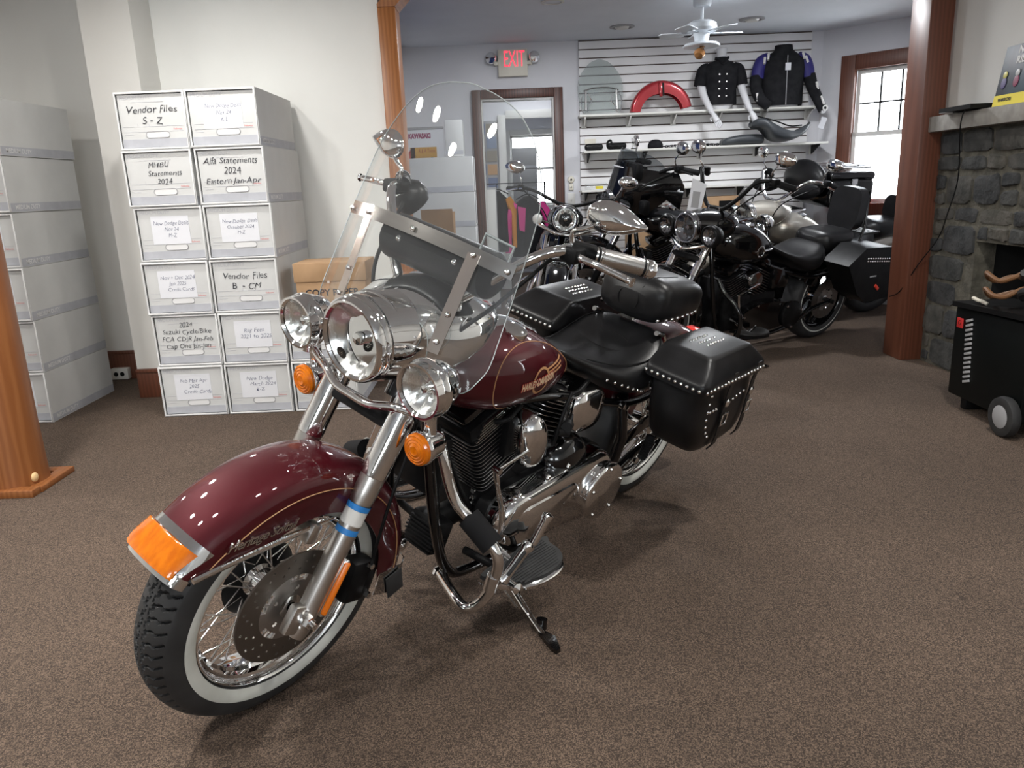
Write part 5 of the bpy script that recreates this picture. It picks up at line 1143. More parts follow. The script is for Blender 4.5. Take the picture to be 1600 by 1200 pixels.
    for s in (1, -1):
        fr.tube(crom([(1.24, s*.03, .80), (1.235, s*.07, .62), (1.19, s*.095, .36), (1.13, s*.105, .20), (1.03, s*.11, .15), (.7, s*.12, .145), (.42, s*.12, .18), (.2, s*.13, .28), (.0, s*.13, RW)], 5), .016, 10)
        fr.tube(crom([(.72, s*.10, .64), (.45, s*.13, .56), (.25, s*.14, .53), (-.18, s*.125, .56)], 4), .015, 8)
    fr.tube([(1.20, 0, .93), (1.295, 0, .74)], .034, 14).box((.60, 0, .55), (.18, .26, .16), bev=.03).obj('frame', GLOSSBLK, P)
    MB().box((1.17, 0, .40), (.05, .20, .34), RY(-12).to_3x3(), bev=.015).obj('radiator_cover', SATBLK, P)
    G = [(1.221, .115, .60), (1.214, .17, .53), (1.19, .26, .46), (1.170, .304, .378), (1.170, .298, .262), (1.185, .23, .18), (1.13, .09, .165)]
    for s in (1, -1):
        MB().tube(crom([(x, s*y, z) for x, y, z in G], 5), .015, 10).obj('engine_guard', CHROME if front in ('naked',) else GLOSSBLK, P)
        fb = [(1.125, .235), (1.128, .27), (1.10, .315), (1.05, .345), (.98, .358), (.91, .350), (.875, .315), (.868, .27), (.868, .235)]
        f_ = MB().skin([[(x, s*y, .236) for x, y in fb], [(x, s*y, .258) for x, y in fb]]).obj('floorboard', SATBLK if metal is not CHROME else CHROME, P); MB().skin([[(.997+(x-.997)*.95, s*y, .258) for x, y in fb], [(.997+(x-.997)*.94, s*y, .268) for x, y in fb]]).obj('rubber_pad', RUBBER, f_)
        MB().tube([(1.0, s*.10, .21), (1.0, s*.25, .238)], .012, 8).obj('board_bracket', SATBLK, f_)
    MB().tube(crom([(1.15, -.08, .60), (1.24, -.15, .50), (1.20, -.19, .34), (1.0, -.2, .22), (.6, -.2, .2)], 6), .022, 12).tube([(.6, -.2, .2), (.45, -.2, .2), (-.4, -.2, .24)], [.022, .043, .043], 16).obj('exhaust', CHROME if metal is CHROME else SATBLK, P)
    MB().tube(crom([(.945, .12, .135), (.96, .22, .12), (1.0, .36, .085), (1.03, .43, .083)], 5), .010, 8).box((1.035, .445, .082), (.05, .05, .012), RX(10).to_3x3(), bev=.003).obj('side_stand', GLOSSBLK, P)
    MB().lathe([(.0, -.165), (.016, -.16), (.016, .16), (0, .165)], (0, 0, RW), (0, 1, 0), 12).obj('rear_axle', SATBLK, P)
    return root
SMOKE = thin_glass('smoked_screen', (.72, .74, .76))
NAKED = [(1.24, 0, 1.07), (1.245, .06, 1.075), (1.23, .14, 1.10), (1.18, .25, 1.14), (1.14, .33, 1.15), (1.10, .36, 1.145), (1.04, .46, 1.125)]
TALL = [(1.22, 0, 1.04), (1.22, .07, 1.045), (1.19, .15, 1.12), (1.15, .22, 1.215), (1.10, .27, 1.24), (1.05, .29, 1.23), (.955, .36, 1.20)]
L10 = R_(10)
cruiser('black motorcycle facing the viewer with round headlight and wide low bars', (.362, 7.05, R_(-94), L10), GLOSSBLK, CHROME, CHROME, 'naked', NAKED, fender='short', passing=False)
cruiser('black motorcycle with studded saddlebags, backrest and three black-rimmed headlights', (2.285, 5.78, R_(-148), R_(9.5)), GLOSSBLK, DCHROME, DCHROME, 'nacelle', TALL, SATBLK, .31, rack=True, white=True, signals=False, tall=1.22)
cruiser('black touring motorcycle with fairing, dark screen and luggage trunk along the far wall', (2.42, 7.06, R_(-166), R_(7), 1.13), GLOSSBLK, CHROME, SATBLK, 'batwing', None, None, 0, tour=True, white=False)
cruiser('silver-tanked motorcycle between the two black touring ones', (3.16, 6.78, R_(-158), L10), SILVER, CHROME, CHROME, 'nacelle', [(1.22, 0, 1.04), (1.22, .07, 1.045), (1.19, .16, 1.12), (1.13, .26, 1.21), (1.06, .31, 1.215), (1.01, .33, 1.205), (.91, .40, 1.16)], None, .20, rack=True, seatm=LEATHER, fender='short', signals=False, tall=1.2)
# ================================================================== things on the wall and around
# exit sign
ex = thing('exit_sign', 'white exit sign with red letters and two round lamps above the doorway', 'sign', TR(.126, 7.598, 2.302))
MB().box((0, -.03, 0), (.272, .055, .232), bev=.006).obj('housing', PINKW, ex)
EXR = mat('lit_exit_letters', (.9, .05, .08), .5, emit=(1, .05, .10, 1.1))
link('letters', text_mesh('EXIT', .20, EXR, fit=.19, bold=0), ex, TR(.012, -.0585, .028) @ F90 @ Matrix.Diagonal((1, 1.0, 1, 1)))
for s in (1, -1):
    l_ = MB().box((s*.15, -.03, .0), (.05, .05, .035), bev=.008).obj('lamp_arm', PINKW, ex)
    MB().lathe([(.0, .035), (.045, .03), (.052, .018), (.05, -.01), (.03, -.04), (0, -.05)], (s*.195, -.055, .045), (s*.35, -.9, -.05), 28).obj('lamp_head', CHROME, l_)
# ceiling fan
fan = thing('ceiling_fan', 'white ceiling fan with five blades and one amber lamp', 'fan', TR(1.49, 6.05, 0))
MB().lathe([(.0, HC), (.065, HC), (.065, HC-.05), (.055, HC-.065), (0, HC-.065)], axis=(0, 0, 1), seg=28).obj('canopy', FANW, fan)
MB().tube([(0, 0, HC-.06), (0, 0, 2.30)], .012, 14).obj('downrod', FANW, fan)
MB().lathe([(.0, 2.32), (.075, 2.318), (.105, 2.30), (.112, 2.265), (.10, 2.245), (.06, 2.235), (.052, 2.20), (.05, 2.175), (.0, 2.175)], axis=(0, 0, 1), seg=32).obj('motor', FANW, fan)
for k in range(5):
    a = 72*k+12; B = RZ(a)
    ir = MB().box((.12, 0, 2.238), (.10, .03, .006)).obj('blade_iron', FANW, fan, B)
    mb = MB(); mb.skin([[(x, y, 2.238+.14*y) for x, y in [(.14, -.045), (.28, -.062), (.305, -.045), (.312, 0), (.305, .045), (.28, .062), (.14, .045)]], [(x, y, 2.244+.14*y) for x, y in [(.14, -.045), (.28, -.062), (.305, -.045), (.312, 0), (.305, .045), (.28, .062), (.14, .045)]]]); mb.obj('fan_blade', FANW, fan, B)
MB().lathe([(.0, 2.18), (.05, 2.178), (.12, 2.165), (.135, 2.15), (.13, 2.143), (0, 2.14)], axis=(0, 0, 1), seg=32).obj('light_plate', FANW, fan)
MB().lathe([(.0, .0), (.018, 0), (.02, -.03), (.035, -.05), (.042, -.075), (.03, -.10), (0, -.108)], (.0, -.03, 2.142), (.35, .5, .65), 20).obj('bulb_shade', BULB, fan)
for (x, y, n_) in [(1.053, 7.018, 'left'), (2.121, 6.912, 'right')]:
    v_ = thing('ceiling_spot', 'recessed ceiling spot %s' % ('above the clear windshield on the shelf' if n_ == 'left' else 'above the black shirt mannequin'), 'light fitting', TR(x, y, HC))
    MB().lathe([(.105, 0), (.105, -.008), (.08, -.012), (.07, -.002), (.05, .0), (0, -.001)], axis=(0, 0, 1), seg=32).obj('trim_ring', GREYM, v_); MB().lathe([(.0, -.022), (.05, -.02), (.06, -.006)], axis=(0, 0, 1), seg=24).obj('lamp_face', OFFW, v_)
for k, (x, y) in enumerate(DOWN+[(.4, 6.0), (2.1, 5.9)]):  # rings under the downlights and under the added fill lamps alike
    MB().lathe([(.085, 0), (.085, -.006), (.066, -.008), (.066, .0)], axis=(0, 0, 1), seg=28).obj('downlight_and_fill_ring', OFFW, CEIL1 if y < 5 else CEIL2, TR(x, y, HC))
# curtain
cu = MB(); rows = []
for i in range(60):
    y = 5.45+1.32*i/59; x = -.905+.022*math.sin(i*.9)+.01*math.sin(i*2.3); rows.append([(x, y, z) for z in (2.40, 1.9, 1.4, .9)])
cu.grid(rows).solid(.004); o = cu.obj('curtain', BLUEC, None, None, 60); tag(o, 'dark blue curtain hanging beside the honey wood post', 'curtain')
# windshield on the shelf
wsb = thing('spare_windshield', 'clear spare windshield with brackets leaning on the slat wall', 'windshield', TR(.92, 7.40, 1.832))
OUT2 = [(0, .17), (.06, .195), (.15, .205), (.25, .205), (.33, .18), (.40, .13), (.45, .07), (.47, .01)]
mb = MB(); rows = []
for i in range(25):
    z = .47*i/24; w = interp(OUT2, z)[0]; rows.append([(w*(-1+j/8), .02+.25*z+.5*(w*(-1+j/8))**2, z) for j in range(17)])
mb.grid(rows).solid(.003); mb.obj('screen', HAZEG if 'HAZEG' in globals() else GLASS, wsb)
MB().tube([(-.16, .035, .19), (-.08, .03, .21), (0, .03, .214), (.08, .03, .21), (.16, .035, .19)], .007, 8).obj('cross_brace', STEEL, wsb)
for s in (1, -1):
    MB().tube([(s*.14, .03, .19), (s*.145, .0, .02)], .009, 8).obj('side_bracket', STEEL, wsb)
    MB().tube(crom([(s*.165, .02, .16), (s*.185, .0, .09), (s*.17, .0, .0), (s*.14, 0, .002), (s*.12, .01, .06), (s*.09, .015, .10), (s*.115, .02, .16)], 5), .004, 8).obj('wire_hook', CHROME, wsb)
# red fender
rf_ = link('red_fender', fender_mesh((0, 0, 0), 6, 172, lambda a: .285, lambda a: .165+.03*abs(a-90)/80, .06, n=40, ns=16, t=.004, m=REDP, flat=.7, name='red_fender', drop=.035), None, TR(1.465, 7.42, 1.80) @ RY(-4)); tag(rf_, 'glossy red motorcycle fender standing on the uppermost shelf', 'fender')
MB().box((-.0, -.068, .20), (.028, .02, .12), bev=.004).obj('mount_rib', REDP, rf_); MB().box((.025, -.066, .20), (.014, .006, .11)).obj('rib_slot', SATBLK, rf_)
# mannequins
def limb(mb, pts, rad, seg=14): mb.tube(crom(pts, 6), [r for r in _ri(rad, 6)], seg)
def _ri(r, n):
    o = []
    for i in range(len(r)-1): o += [r[i]+(r[i+1]-r[i])*k/n for k in range(n)]
    return o+[r[-1]]
def hand(mb, w, d, sp, s):
    d = d.normalized(); sp = sp.normalized(); nrm = d.cross(sp)
    mb.tube([w-d*.01, w+d*.03, w+d*.075], [.017, .026, .027], 10)
    for j, L_ in enumerate([.062, .075, .070, .055]):
        b = w+d*.07+sp*(-.026+.0175*j); mb.tube([b, b+d*L_*.5+nrm*.006, b+d*L_*.85+nrm*.018, b+d*L_+nrm*.028], [.0095, .0088, .0078, .005], 8)
    b = w+d*.025-sp*.024; mb.tube([b, b-sp*.025+d*.02, b-sp*.03+d*.05+nrm*.01], [.011, .010, .006], 8)
def torso_rings(tab, n=28): return [[(w*math.cos(2*math.pi*k/n), yc+d*math.sin(2*math.pi*k/n), z) for k in range(n)] for z, w, d, yc in tab]
mq = thing('mannequin', 'white headless mannequin torso with bare arms on the uppermost shelf', 'mannequin', TR(2.02, 7.455, 1.833))
mb = MB(); mb.skin(torso_rings([(-.018, .09, .055, 0), (.0, .10, .06, 0), (.05, .135, .075, 0), (.18, .125, .08, 0), (.30, .155, .085, 0), (.36, .15, .075, 0), (.395, .08, .05, 0), (.415, .045, .042, 0), (.44, .04, .04, -.004), (.47, .045, .045, -.01), (.50, .05, .05, -.012), (.51, .035, .04, -.012)]))
limb(mb, [(-.15, 0, .335), (-.178, 0, .24), (-.165, -.03, .12), (-.125, -.115, -.01), (-.10, -.135, -.06)], [.045, .042, .035, .027, .02]); hand(mb, V(-.095, -.138, -.068), V(.05, -.04, -.10), V(.7, -.6, 0), 1)
limb(mb, [(.15, 0, .335), (.178, 0, .25), (.19, -.03, .15), (.225, -.115, .0), (.25, -.135, -.055)], [.045, .042, .035, .027, .02]); hand(mb, V(.253, -.138, -.064), V(.05, -.02, -.10), V(.7, -.6, 0), -1)
mb.obj('torso', MANN, mq, None, 70)
shm = MB(); shm.skin(torso_rings([(.02, .150, .088, 0), (.04, .150, .09, 0), (.16, .142, .092, 0), (.28, .165, .098, 0), (.345, .175, .092, 0), (.385, .11, .072, 0), (.405, .06, .056, 0), (.43, .058, .055, -.003)]), cap=False)
for s in (1, -1): limb(shm, [(s*.11, 0, .352), (s*.158, 0, .325), (s*.180, -.003, .26), (s*.192, -.006, .19)], [.04, .053, .055, .056])
shm.b.faces.ensure_lookup_table(); st_ = shm.obj('short_sleeved_shirt', CLOTH, mq, None, 70)
for r_ in range(4):
    for x in (-.035, .03): MB().lathe([(.0, .004), (.007, .003), (.009, 0)], (x, -.094, .09+.062*r_), (0, -1, 0), 12).obj('snap_button', STEEL, st_)
cl = MB().tube(crom([(-.055, -.02, .425), (-.03, -.062, .40), (-.005, -.085, .365), (.02, -.08, .385), (.055, -.03, .425)], 5), .012, 8).obj('collar', CLOTH, st_)
jq = thing('jacket_mannequin', 'mannequin torso in black and royal blue riding jacket', 'mannequin', TR(2.585, 7.455, 1.815))
mb = MB(); mb.skin(torso_rings([(.0, .15, .09, 0), (.3, .16, .09, 0), (.46, .08, .05, 0), (.50, .05, .045, 0), (.535, .05, .046, 0), (.54, .03, .03, 0)])); mb.obj('torso', MANN, jq, None, 70)
jm = MB(); jm.skin(torso_rings([(.01, .185, .115, 0), (.04, .19, .118, 0), (.18, .19, .118, 0), (.32, .20, .118, 0), (.40, .20, .108, 0), (.455, .13, .085, 0), (.485, .085, .068, 0), (.53, .078, .065, 0)]), cap=False)
jk = jm.obj('jacket_body', CLOTH, jq, None, 70)
for s in (1, -1):
    a = MB(); limb(a, [(s*.13, .0, .435), (s*.19, 0, .395), (s*.222, -.005, .32), (s*.232, -.01, .25)], [.045, .062, .060, .057]); a.obj('shoulder_panel', NAVY, jk, None, 70)
    a = MB()
    if s < 0: limb(a, [(s*.24, -.01, .265), (s*.25, -.04, .17), (s*.225, -.10, .07), (s*.165, -.145, .0)], [.057, .053, .048, .043])
    else: limb(a, [(s*.24, -.01, .265), (s*.265, -.035, .17), (s*.295, -.095, .06), (s*.335, -.135, -.05)], [.057, .052, .046, .040])
    a.obj('sleeve', CLOTH, jk, None, 70)
    for k in (0, 1): MB().tube([(s*(.155+.03*k), -.062+.006*k, .455-.03*k), (s*(.165+.032*k), -.082, .40-.03*k)], .011, 8).obj('white_stripe', OFFW, jk)
    e = V(s*.262, -.115, .12) if s < 0 else V(s*.283, -.090, .20)
    MB().tube([e, e+V(s*(-.008 if s < 0 else .012), -.004, -.07)], .012, 8).obj('white_panel', OFFW, jk)
MB().tube([(.312, -.135, .07), (.332, -.165, .0)], .011, 8).lathe([(.014, .0), (.026, .0), (.026, .006), (.014, .006)], (.338, -.178, -.035), (.2, -1, 0), 18).obj('cuff_patch', OFFW, jk)
MB().box((.0, -.119, .22), (.006, .004, .42)).obj('zip', GREYM, jk, smooth=0); MB().box((.005, -.124, .335), (.05, .004, .062), bev=.001).obj('price_tag', WHITEP, jk)
MB().tube([(.335, -.135, -.05), (.34, -.14, -.075)], .02, 10).obj('wrist', MANN, jq)
b_ = thing('booklet', 'folded white booklet hanging under the jacket sleeve', 'booklet', TR(2.93, 7.36, 1.66))
for a in (14, 26): MB().prism([(-.012, 0, -.05), (.03, -.01, -.05), (.03, -.01, .05), (-.012, 0, .05)], (.004, .008, 0)).obj('page', WHITEP, b_, RY(a))
# seats on the middle shelf
flat = link('solo_seat', seat_mesh([(-.30, .05, .05, .0), (-.27, .085, .07, .0), (-.15, .105, .095, .0), (.0, .115, .10, .0), (.06, .11, .09, .0), (.085, .06, .06, .02)], TAN, 'solo_seat', dish=.01, n=2.8), None, TR(2.33, 7.43, 1.494) @ RZ(2)); tag(flat, 'long flat grey-black pillion pad lying on the middle shelf', 'seat')
bs = seat_mesh([(-.24, .08, .19, .14), (-.21, .14, .225, .125), (-.14, .18, .225, .11), (-.06, .19, .19, .02), (.05, .17, .13, .0), (.15, .12, .115, .02), (.24, .09, .15, .07), (.28, .05, .165, .12)], TAN, 'bucket_seat', dish=.035, n=2.5)
bo = link('bucket_seat', bs, None, TR(2.50, 7.29, 1.50) @ RZ(-5)); tag(bo, 'dished grey-black rider seat tilted on the middle shelf edge', 'seat')
MB().tube(crom([(-.2, -.10, .226), (-.05, -.15, .175), (.08, -.13, .13), (.2, -.07, .135)], 6), .006, 8).obj('seat_piping', SATBLK, bo)
# small black items on the middle shelf
def blob(name, label, cat, x, y, z, parts, m=PLASBLK):
    t = thing(name, label, cat, TR(x, y, z))
    for nm, mb, mm in parts: mb.obj(nm, mm or m, t, None, 60)
    return t
blob('sunglasses_case', 'leftmost black rounded pouch on the middle shelf', 'pouch', .845, 7.40, 1.494, [('body', MB().box((0, 0, .032), (.17, .08, .062), bev=.028, seg=4), LEATHER), ('zip_line', MB().tube(crom([(-.08, -.041, .035), (0, -.0415, .042), (.08, -.041, .035)], 4), .002, 6), STEEL)])
blob('goggles', 'black goggles with upturned strap on the middle shelf', 'goggles', 1.055, 7.40, 1.494, [('frame', MB().box((.0, 0, .034), (.18, .07, .06), bev=.026, seg=4), PLASBLK), ('strap', MB().tube(crom([(-.085, .0, .03), (-.08, .01, .07), (-.055, .0, .085), (-.045, -.01, .06)], 4), .010, 8), SATBLK), ('lens_pair', MB().ell((.035, -.034, .032), (.035, .008, .02)).ell((-.04, -.034, .032), (.03, .008, .02)), SATBLK)])
blob('display_stand', 'thin black upright wire on a small foot on the middle shelf', 'stand', 1.20, 7.40, 1.494, [('foot', MB().box((.02, 0, .006), (.06, .04, .011), bev=.004), None), ('wire', MB().tube([(0, 0, .01), (-.002, 0, .10)], .0025, 6), None)])
blob('black_cap', 'round black cap on the middle shelf right of the wire stand', 'cap', 1.415, 7.40, 1.494, [('crown', MB().lathe([(.07, 0), (.07, .03), (.055, .062), (.03, .075), (0, .078)], axis=(0, 0, 1), seg=24, cap=True), CLOTH), ('peak', MB().prism([(-.06, -.03, .006), (-.04, -.09, .004), (.04, -.09, .004), (.06, -.03, .006)], (0, 0, .006)), CLOTH)])
def chain(name, label, x, n, m):
    t = thing(name, label, 'chain', TR(x, 7.40, 1.494))
    me = MB().tube([(.012*math.cos(2*math.pi*k/12), .009*math.sin(2*math.pi*k/12), .014) for k in range(12)], .0055, 6, closed=True).mesh('link', m, 60)
    for k in range(n): link('link', me, t, TR(.017*k, .006*math.sin(k*2.1), .006*abs(math.sin(k*1.3))) @ RX(70*(k % 2)))
chain('chain', 'dark chain beside the black cap on the middle shelf', 1.50, 7, SATBLK); chain('chain', 'dark heavy chain on the middle shelf near the seats', 1.80, 13, SATBLK)
# lowest shelf
pk = thing('parts_packet', 'clear plastic packet on the lowest shelf at left', 'packet', TR(.86, 7.40, 1.143)); MB().box((0, 0, .03), (.20, .10, .058), bev=.012).obj('wrapper', LENS, pk); MB().box((.03, -.03, .02), (.07, .01, .025), bev=.003).obj('yellow_insert', YEL, pk)
cm = thing('chrome_part', 'black and chrome engine part on the lowest shelf', 'motor part', TR(1.28, 7.38, 1.143)); MB().ell((0, 0, .035), (.10, .07, .034)).obj('dome', CHROME, cm); MB().box((0, .0, .012), (.17, .11, .022), bev=.01).obj('base', GLOSSBLK, cm); MB().tube(crom([(.08, 0, .03), (.18, 0, .025), (.25, 0, .025), (.28, 0, .07)], 5), .012, 8).obj('lever_arm', SATBLK, cm)
cr = thing('carton', 'small brown carton under the lowest shelf beside the screen mirror', 'carton', TR(1.30, 7.42, .0)); MB().box((0, 0, .5), (.30, .2, 1.0), bev=.004).obj('body', KRAFT, cr); MB().box((.01, -.02, 1.04), (.12, .08, .09), bev=.02).obj('black_contents', PLASBLK, cr)
ck = thing('carton', 'brown carton with black print behind the studded motorcycle bars', 'carton', TR(2.02, 7.42, 0)); MB().box((0, 0, .52), (.34, .24, 1.04), bev=.004).obj('body', KRAFT, ck); MB().box((.04, -.1225, .95), (.13, .003, .10)).obj('black_print', PLASBLK, ck, smooth=0)
# wall fittings by the doorway
th = thing('wall_dial', 'cream wall dial with key switch right of the doorway', 'switch', TR(.645, 7.598, 1.245)); MB().lathe([(.0, .022), (.028, .02), (.033, .008), (.033, 0)], (0, 0, 0), (0, -1, 0), 24).obj('dial', PINKW, th); MB().lathe([(.0, .03), (.009, .028), (.009, .02)], (0, 0, 0), (0, -1, 0), 12).obj('knob', PLASBLK, th); MB().box((0, -.008, -.07), (.045, .016, .06), bev=.006).obj('key_plate', PINKW, th); MB().lathe([(.0, .02), (.008, .018), (.008, .012)], (0, 0, -.07), (0, -1, 0), 12).obj('key_hole', STEEL, th)
lsx = thing('light_switch', 'white light switch plate low right of the doorway', 'switch', TR(.645, 7.598, 1.06)); MB().box((0, -.003, 0), (.072, .006, .115), bev=.003).obj('plate', OFFW, lsx); MB().box((0, -.01, 0), (.01, .014, .024), bev=.003).obj('toggle', OFFW, lsx)
# items seen through the windshield
sg = thing('truck_poster', 'white poster with a red and yellow van left of the doorway', 'poster', TR(-.74, 7.596, 1.56))
MB().box((0, -.004, 0), (.37, .006, .40), bev=.001).obj('sheet', WHITEP, sg); MB().box((0, -.01, .205), (.38, .016, .022), bev=.004).obj('hanging_bar', GREYM, sg)
PUR = mat('plum_print', (.30, .03, .12), .6); link('poster_words', text_mesh('KAWASAKI', .06, PUR, bold=.004, wobble=.05, fit=.21), sg, TR(-.04, -.0085, .135) @ F90)
MB().box((-.01, -.008, -.02), (.25, .003, .11), bev=.001).obj('van_body', mat('van_yellow', (.62, .33, .05), .6), sg, None, 0)
MB().prism([(-.172, -.0095, -.072), (-.09, -.0095, -.072), (-.09, -.0095, .035), (-.12, -.0095, .035), (-.155, -.0095, -.015), (-.172, -.0095, -.025)], (0, .002, 0)).obj('van_cab', mat('van_red', (.5, .06, .04), .6), sg, None, 0)
for x in (-.12, .07): MB().lathe([(.0, .0015), (.02, .0015), (.02, 0)], (x, -.010, -.075), (0, -1, 0), 18).obj('van_wheel', PLASBLK, sg)
link('van_lettering', text_mesh('A & A Toons', .05, mat('van_lettering', (.35, .05, .03), .6), shear=.2, fit=.16), sg, TR(.02, -.0105, .0) @ F90)
lk = thing('grey_locker', 'narrow pale grey cabinet standing in the doorway', 'cabinet', TR(-.13, 7.90, 0)); MB().box((0, 0, .6), (.10, .3, 1.20), bev=.006).obj('body', GREYM, lk); MB().box((0, -.152, .6), (.088, .006, 1.16), bev=.002).obj('door', OFFW, lk)
def hung_jacket(x, y, zt, colA, colB, label, wd=.24):
    t = thing('hanging_jacket', label, 'jacket', TR(x, y, zt)); n = 24
    mb = MB(); mb.skin([[(w*wd*math.cos(2*math.pi*k/n), d*math.sin(2*math.pi*k/n)*(1+.15*math.sin(5*2*math.pi*k/n)), z) for k in range(n)] for z, w, d in [(0, .16, .03), (-.03, .30, .05), (-.09, .62, .07), (-.25, .70, .08), (-.45, .72, .085), (-.62, .74, .085)]]); mb.obj('body', colB, t, None, 70)
    for s in (1, -1):
        a = MB(); limb(a, [(s*wd*.5, 0, -.08), (s*wd*.82, -.01, -.2), (s*wd*.92, -.02, -.42), (s*wd*.9, -.03, -.58)], [.05, .05, .042, .036]); a.obj('sleeve', colA, t, None, 70)
    a = MB(); a.prism([(-wd*.45, -.082, -.10), (-wd*.1, -.092, -.12), (-wd*.18, -.095, -.36), (-wd*.4, -.088, -.34)], (0, -.004, 0)); a.obj('front_panel', colA, t)
    MB().tube(crom([(-.12, 0, -.03), (0, 0, .02), (.12, 0, -.03)], 5), .006, 8).tube(crom([(0, 0, .02), (0, 0, .06), (.02, 0, .075)], 4), .004, 6).obj('hanger', PLASBLK, t)
    return t
hung_jacket(-.08, 8.2, 1.16, ORANGET, CLOTH, 'orange and black jacket on a rack inside the doorway', .2); hung_jacket(.24, 8.2, 1.10, PINK, CLOTH, 'black and pink jacket on a rack inside the doorway', .24)
rkx = thing('clothes_rack', 'black clothes rack holding the orange and pink jackets', 'rack', TR(.07, 8.2, 0)); MB().tube([(-.35, 0, 0), (-.35, 0, 1.235), (.35, 0, 1.235), (.35, 0, 0)], .011, 10).obj('rail', SATBLK, rkx)
for x in (-.35, .35): MB().tube([(x, -.22, .012), (x, .22, .012)], .011, 10).obj('foot', SATBLK, rkx)
nb = thing('notice_board', 'notice board of small framed pictures in the room beyond the doorway', 'notice board', TR(-.32, 9.296, 1.55)); MB().box((0, -.008, 0), (.52, .016, .78), bev=.004).obj('board', GREYM, nb)
rr = random.Random(3)
for i in range(4):
    for j in range(5):
        c = rr.choice([(.25, .3, .4), (.3, .27, .22), (.5, .3, .15), (.16, .2, .32), (.45, .45, .42)]); m_ = mat('print_%d%d' % (i, j), c, .6)
        MB().box((-.195+.13*i, -.018, -.30+.15*j), (.10+.02*rr.random(), .004, .11+.02*rr.random())).obj('picture', m_, nb, smooth=0)
wp = thing('wall_notice', 'white notice with a bow drawing below the notice board', 'notice', TR(-.2, 9.296, .98)); MB().box((0, -.003, 0), (.34, .005, .30)).obj('sheet', WHITEP, wp, smooth=0); link('printed_words', text_mesh('WARNING   S. Warranties', .028, INK, fit=.28), wp, TR(0, -.007, .09) @ F90); MB().box((.03, -.008, -.07), (.10, .004, .035), bev=.008).obj('bow', REDLENS, wp)
for k, (x, y, z0) in enumerate([(.30, 11.2, 0), (.86, 10.6, 0)]):
    n = 6 if k == 0 else 7
    for j in range(n if k else 6):
        t = thing('grey_file_box', ['dim grey file box, level %d of the pile left of the far window', 'dim grey file box, level %d of the pile right of the far window'][k].replace('%d', ['one', 'two', 'three', 'four', 'five', 'six', 'seven'][j]), 'box', TR(x, y, j*.285), 'grey boxes in the farthest room')
        MB().box((0, 0, .141), (.33, .5, .282), bev=.004).obj('body', GREYM, t); MB().box((0, -.252, .03), (.32, .004, .03)).obj('base_band', BOXG, t, smooth=0)
TUBE = mat('lit_fluorescent', (1, 1, 1), .5, emit=(.95, .98, 1, 4))
for (x, y, nm) in [(.35, 8.75, 'tube light over the room beyond the doorway'), (.42, 10.6, 'tube light in the farthest room by the window')]:
    t = thing('tube_light', nm, 'light fitting', TR(x, y, HC)); MB().box((0, 0, -.03), (.55, .16, .05), bev=.008).obj('housing', OFFW, t)
    for s in (-.04, .04): MB().tube([(-.25, s, -.068), (.25, s, -.068)], .014, 12).obj('tube', TUBE, t)
    area_light('tube_glow', (x, y, HC-.10), .5, 6, COOL, shape='RECTANGLE', size_y=.14)
# open carton seen through the windshield
oc = thing('open_carton', 'open brown carton seen through the windshield', 'carton', TR(-.52, 6.1, .0)); mb = MB()
for c, s in [((0, -.10, .42), (.24, .006, .84)), ((0, .10, .42), (.24, .006, .84)), ((-.12, 0, .42), (.006, .2, .84)), ((.12, 0, .42), (.006, .2, .84)), ((0, 0, .01), (.24, .2, .006))]: mb.box(c, s)
mb.obj('body', KRAFT, oc, smooth=0)
MB().prism([(-.12, -.10, .84), (.12, -.10, .84), (.12, -.15, 1.06), (-.12, -.15, 1.06)], (0, .006, 0)).obj('flap', KRAFT, oc); MB().prism([(-.12, .10, .84), (.12, .10, .84), (.12, .16, 1.03), (-.12, .16, 1.03)], (0, .006, 0)).obj('flap', KRAFT, oc)
# price sheet on the studded motorcycle
ps = thing('price_sheet', 'white price sheet hung from the bars of the studded motorcycle', 'sheet', TR(1.215, 5.0, 1.08) @ RZ(10) @ RY(8)); MB().prism([(-.05, 0, -.16), (.035, 0, -.20), (.06, 0, .10), (-.04, 0, .13)], (0, -.002, 0)).obj('sheet', WHITEP, ps, smooth=0); MB().box((.0, -.004, .0), (.05, .002, .10)).obj('printed_block', GREYM, ps, smooth=0)
# mantel things and cable
po = thing('toy_poster', 'upright night-scene poster with yellow foot standing on the mantel', 'poster', TR(2.64, 4.30, 1.5185) @ RZ(0)); 
pm_ = TR(0, 0, 0) @ RY(9)
MB().box((.0, -.19, .15), (.012, .42, .30), bev=.001).obj('board', NIGHT, po, pm_); MB().box((-.0065, -.19, .027), (.004, .42, .054)).obj('yellow_foot', YEL, po, pm_, 0)
for k in range(4):
    MB().ell((-.008, -.03-.10*k, .115), (.003, .022, .03)).obj('rider_figure', mat('figure_tone_%d' % k, [(.12, .10, .22), (.25, .05, .10), (.10, .16, .20), (.3, .2, .08)][k], .5), po, pm_); MB().ell((-.009, -.03-.10*k, .155), (.003, .018, .018)).obj('rider_helmet', mat('helmet_%d' % k, [(.6, .55, .15), (.5, .5, .5), (.6, .5, .1), (.2, .5, .4)][k], .4), po, pm_)
link('foot_lettering', text_mesh('WARRIORS', .022, INK, 'LEFT', bold=.001), po, pm_ @ TR(-.0095, -.02, .028) @ RZ(-90) @ F90); link('title_lettering', text_mesh('NIGHT\nRIDERS', .05, OFFW, bold=.002), po, pm_ @ TR(-.0075, -.17, .245) @ RZ(-90) @ F90)
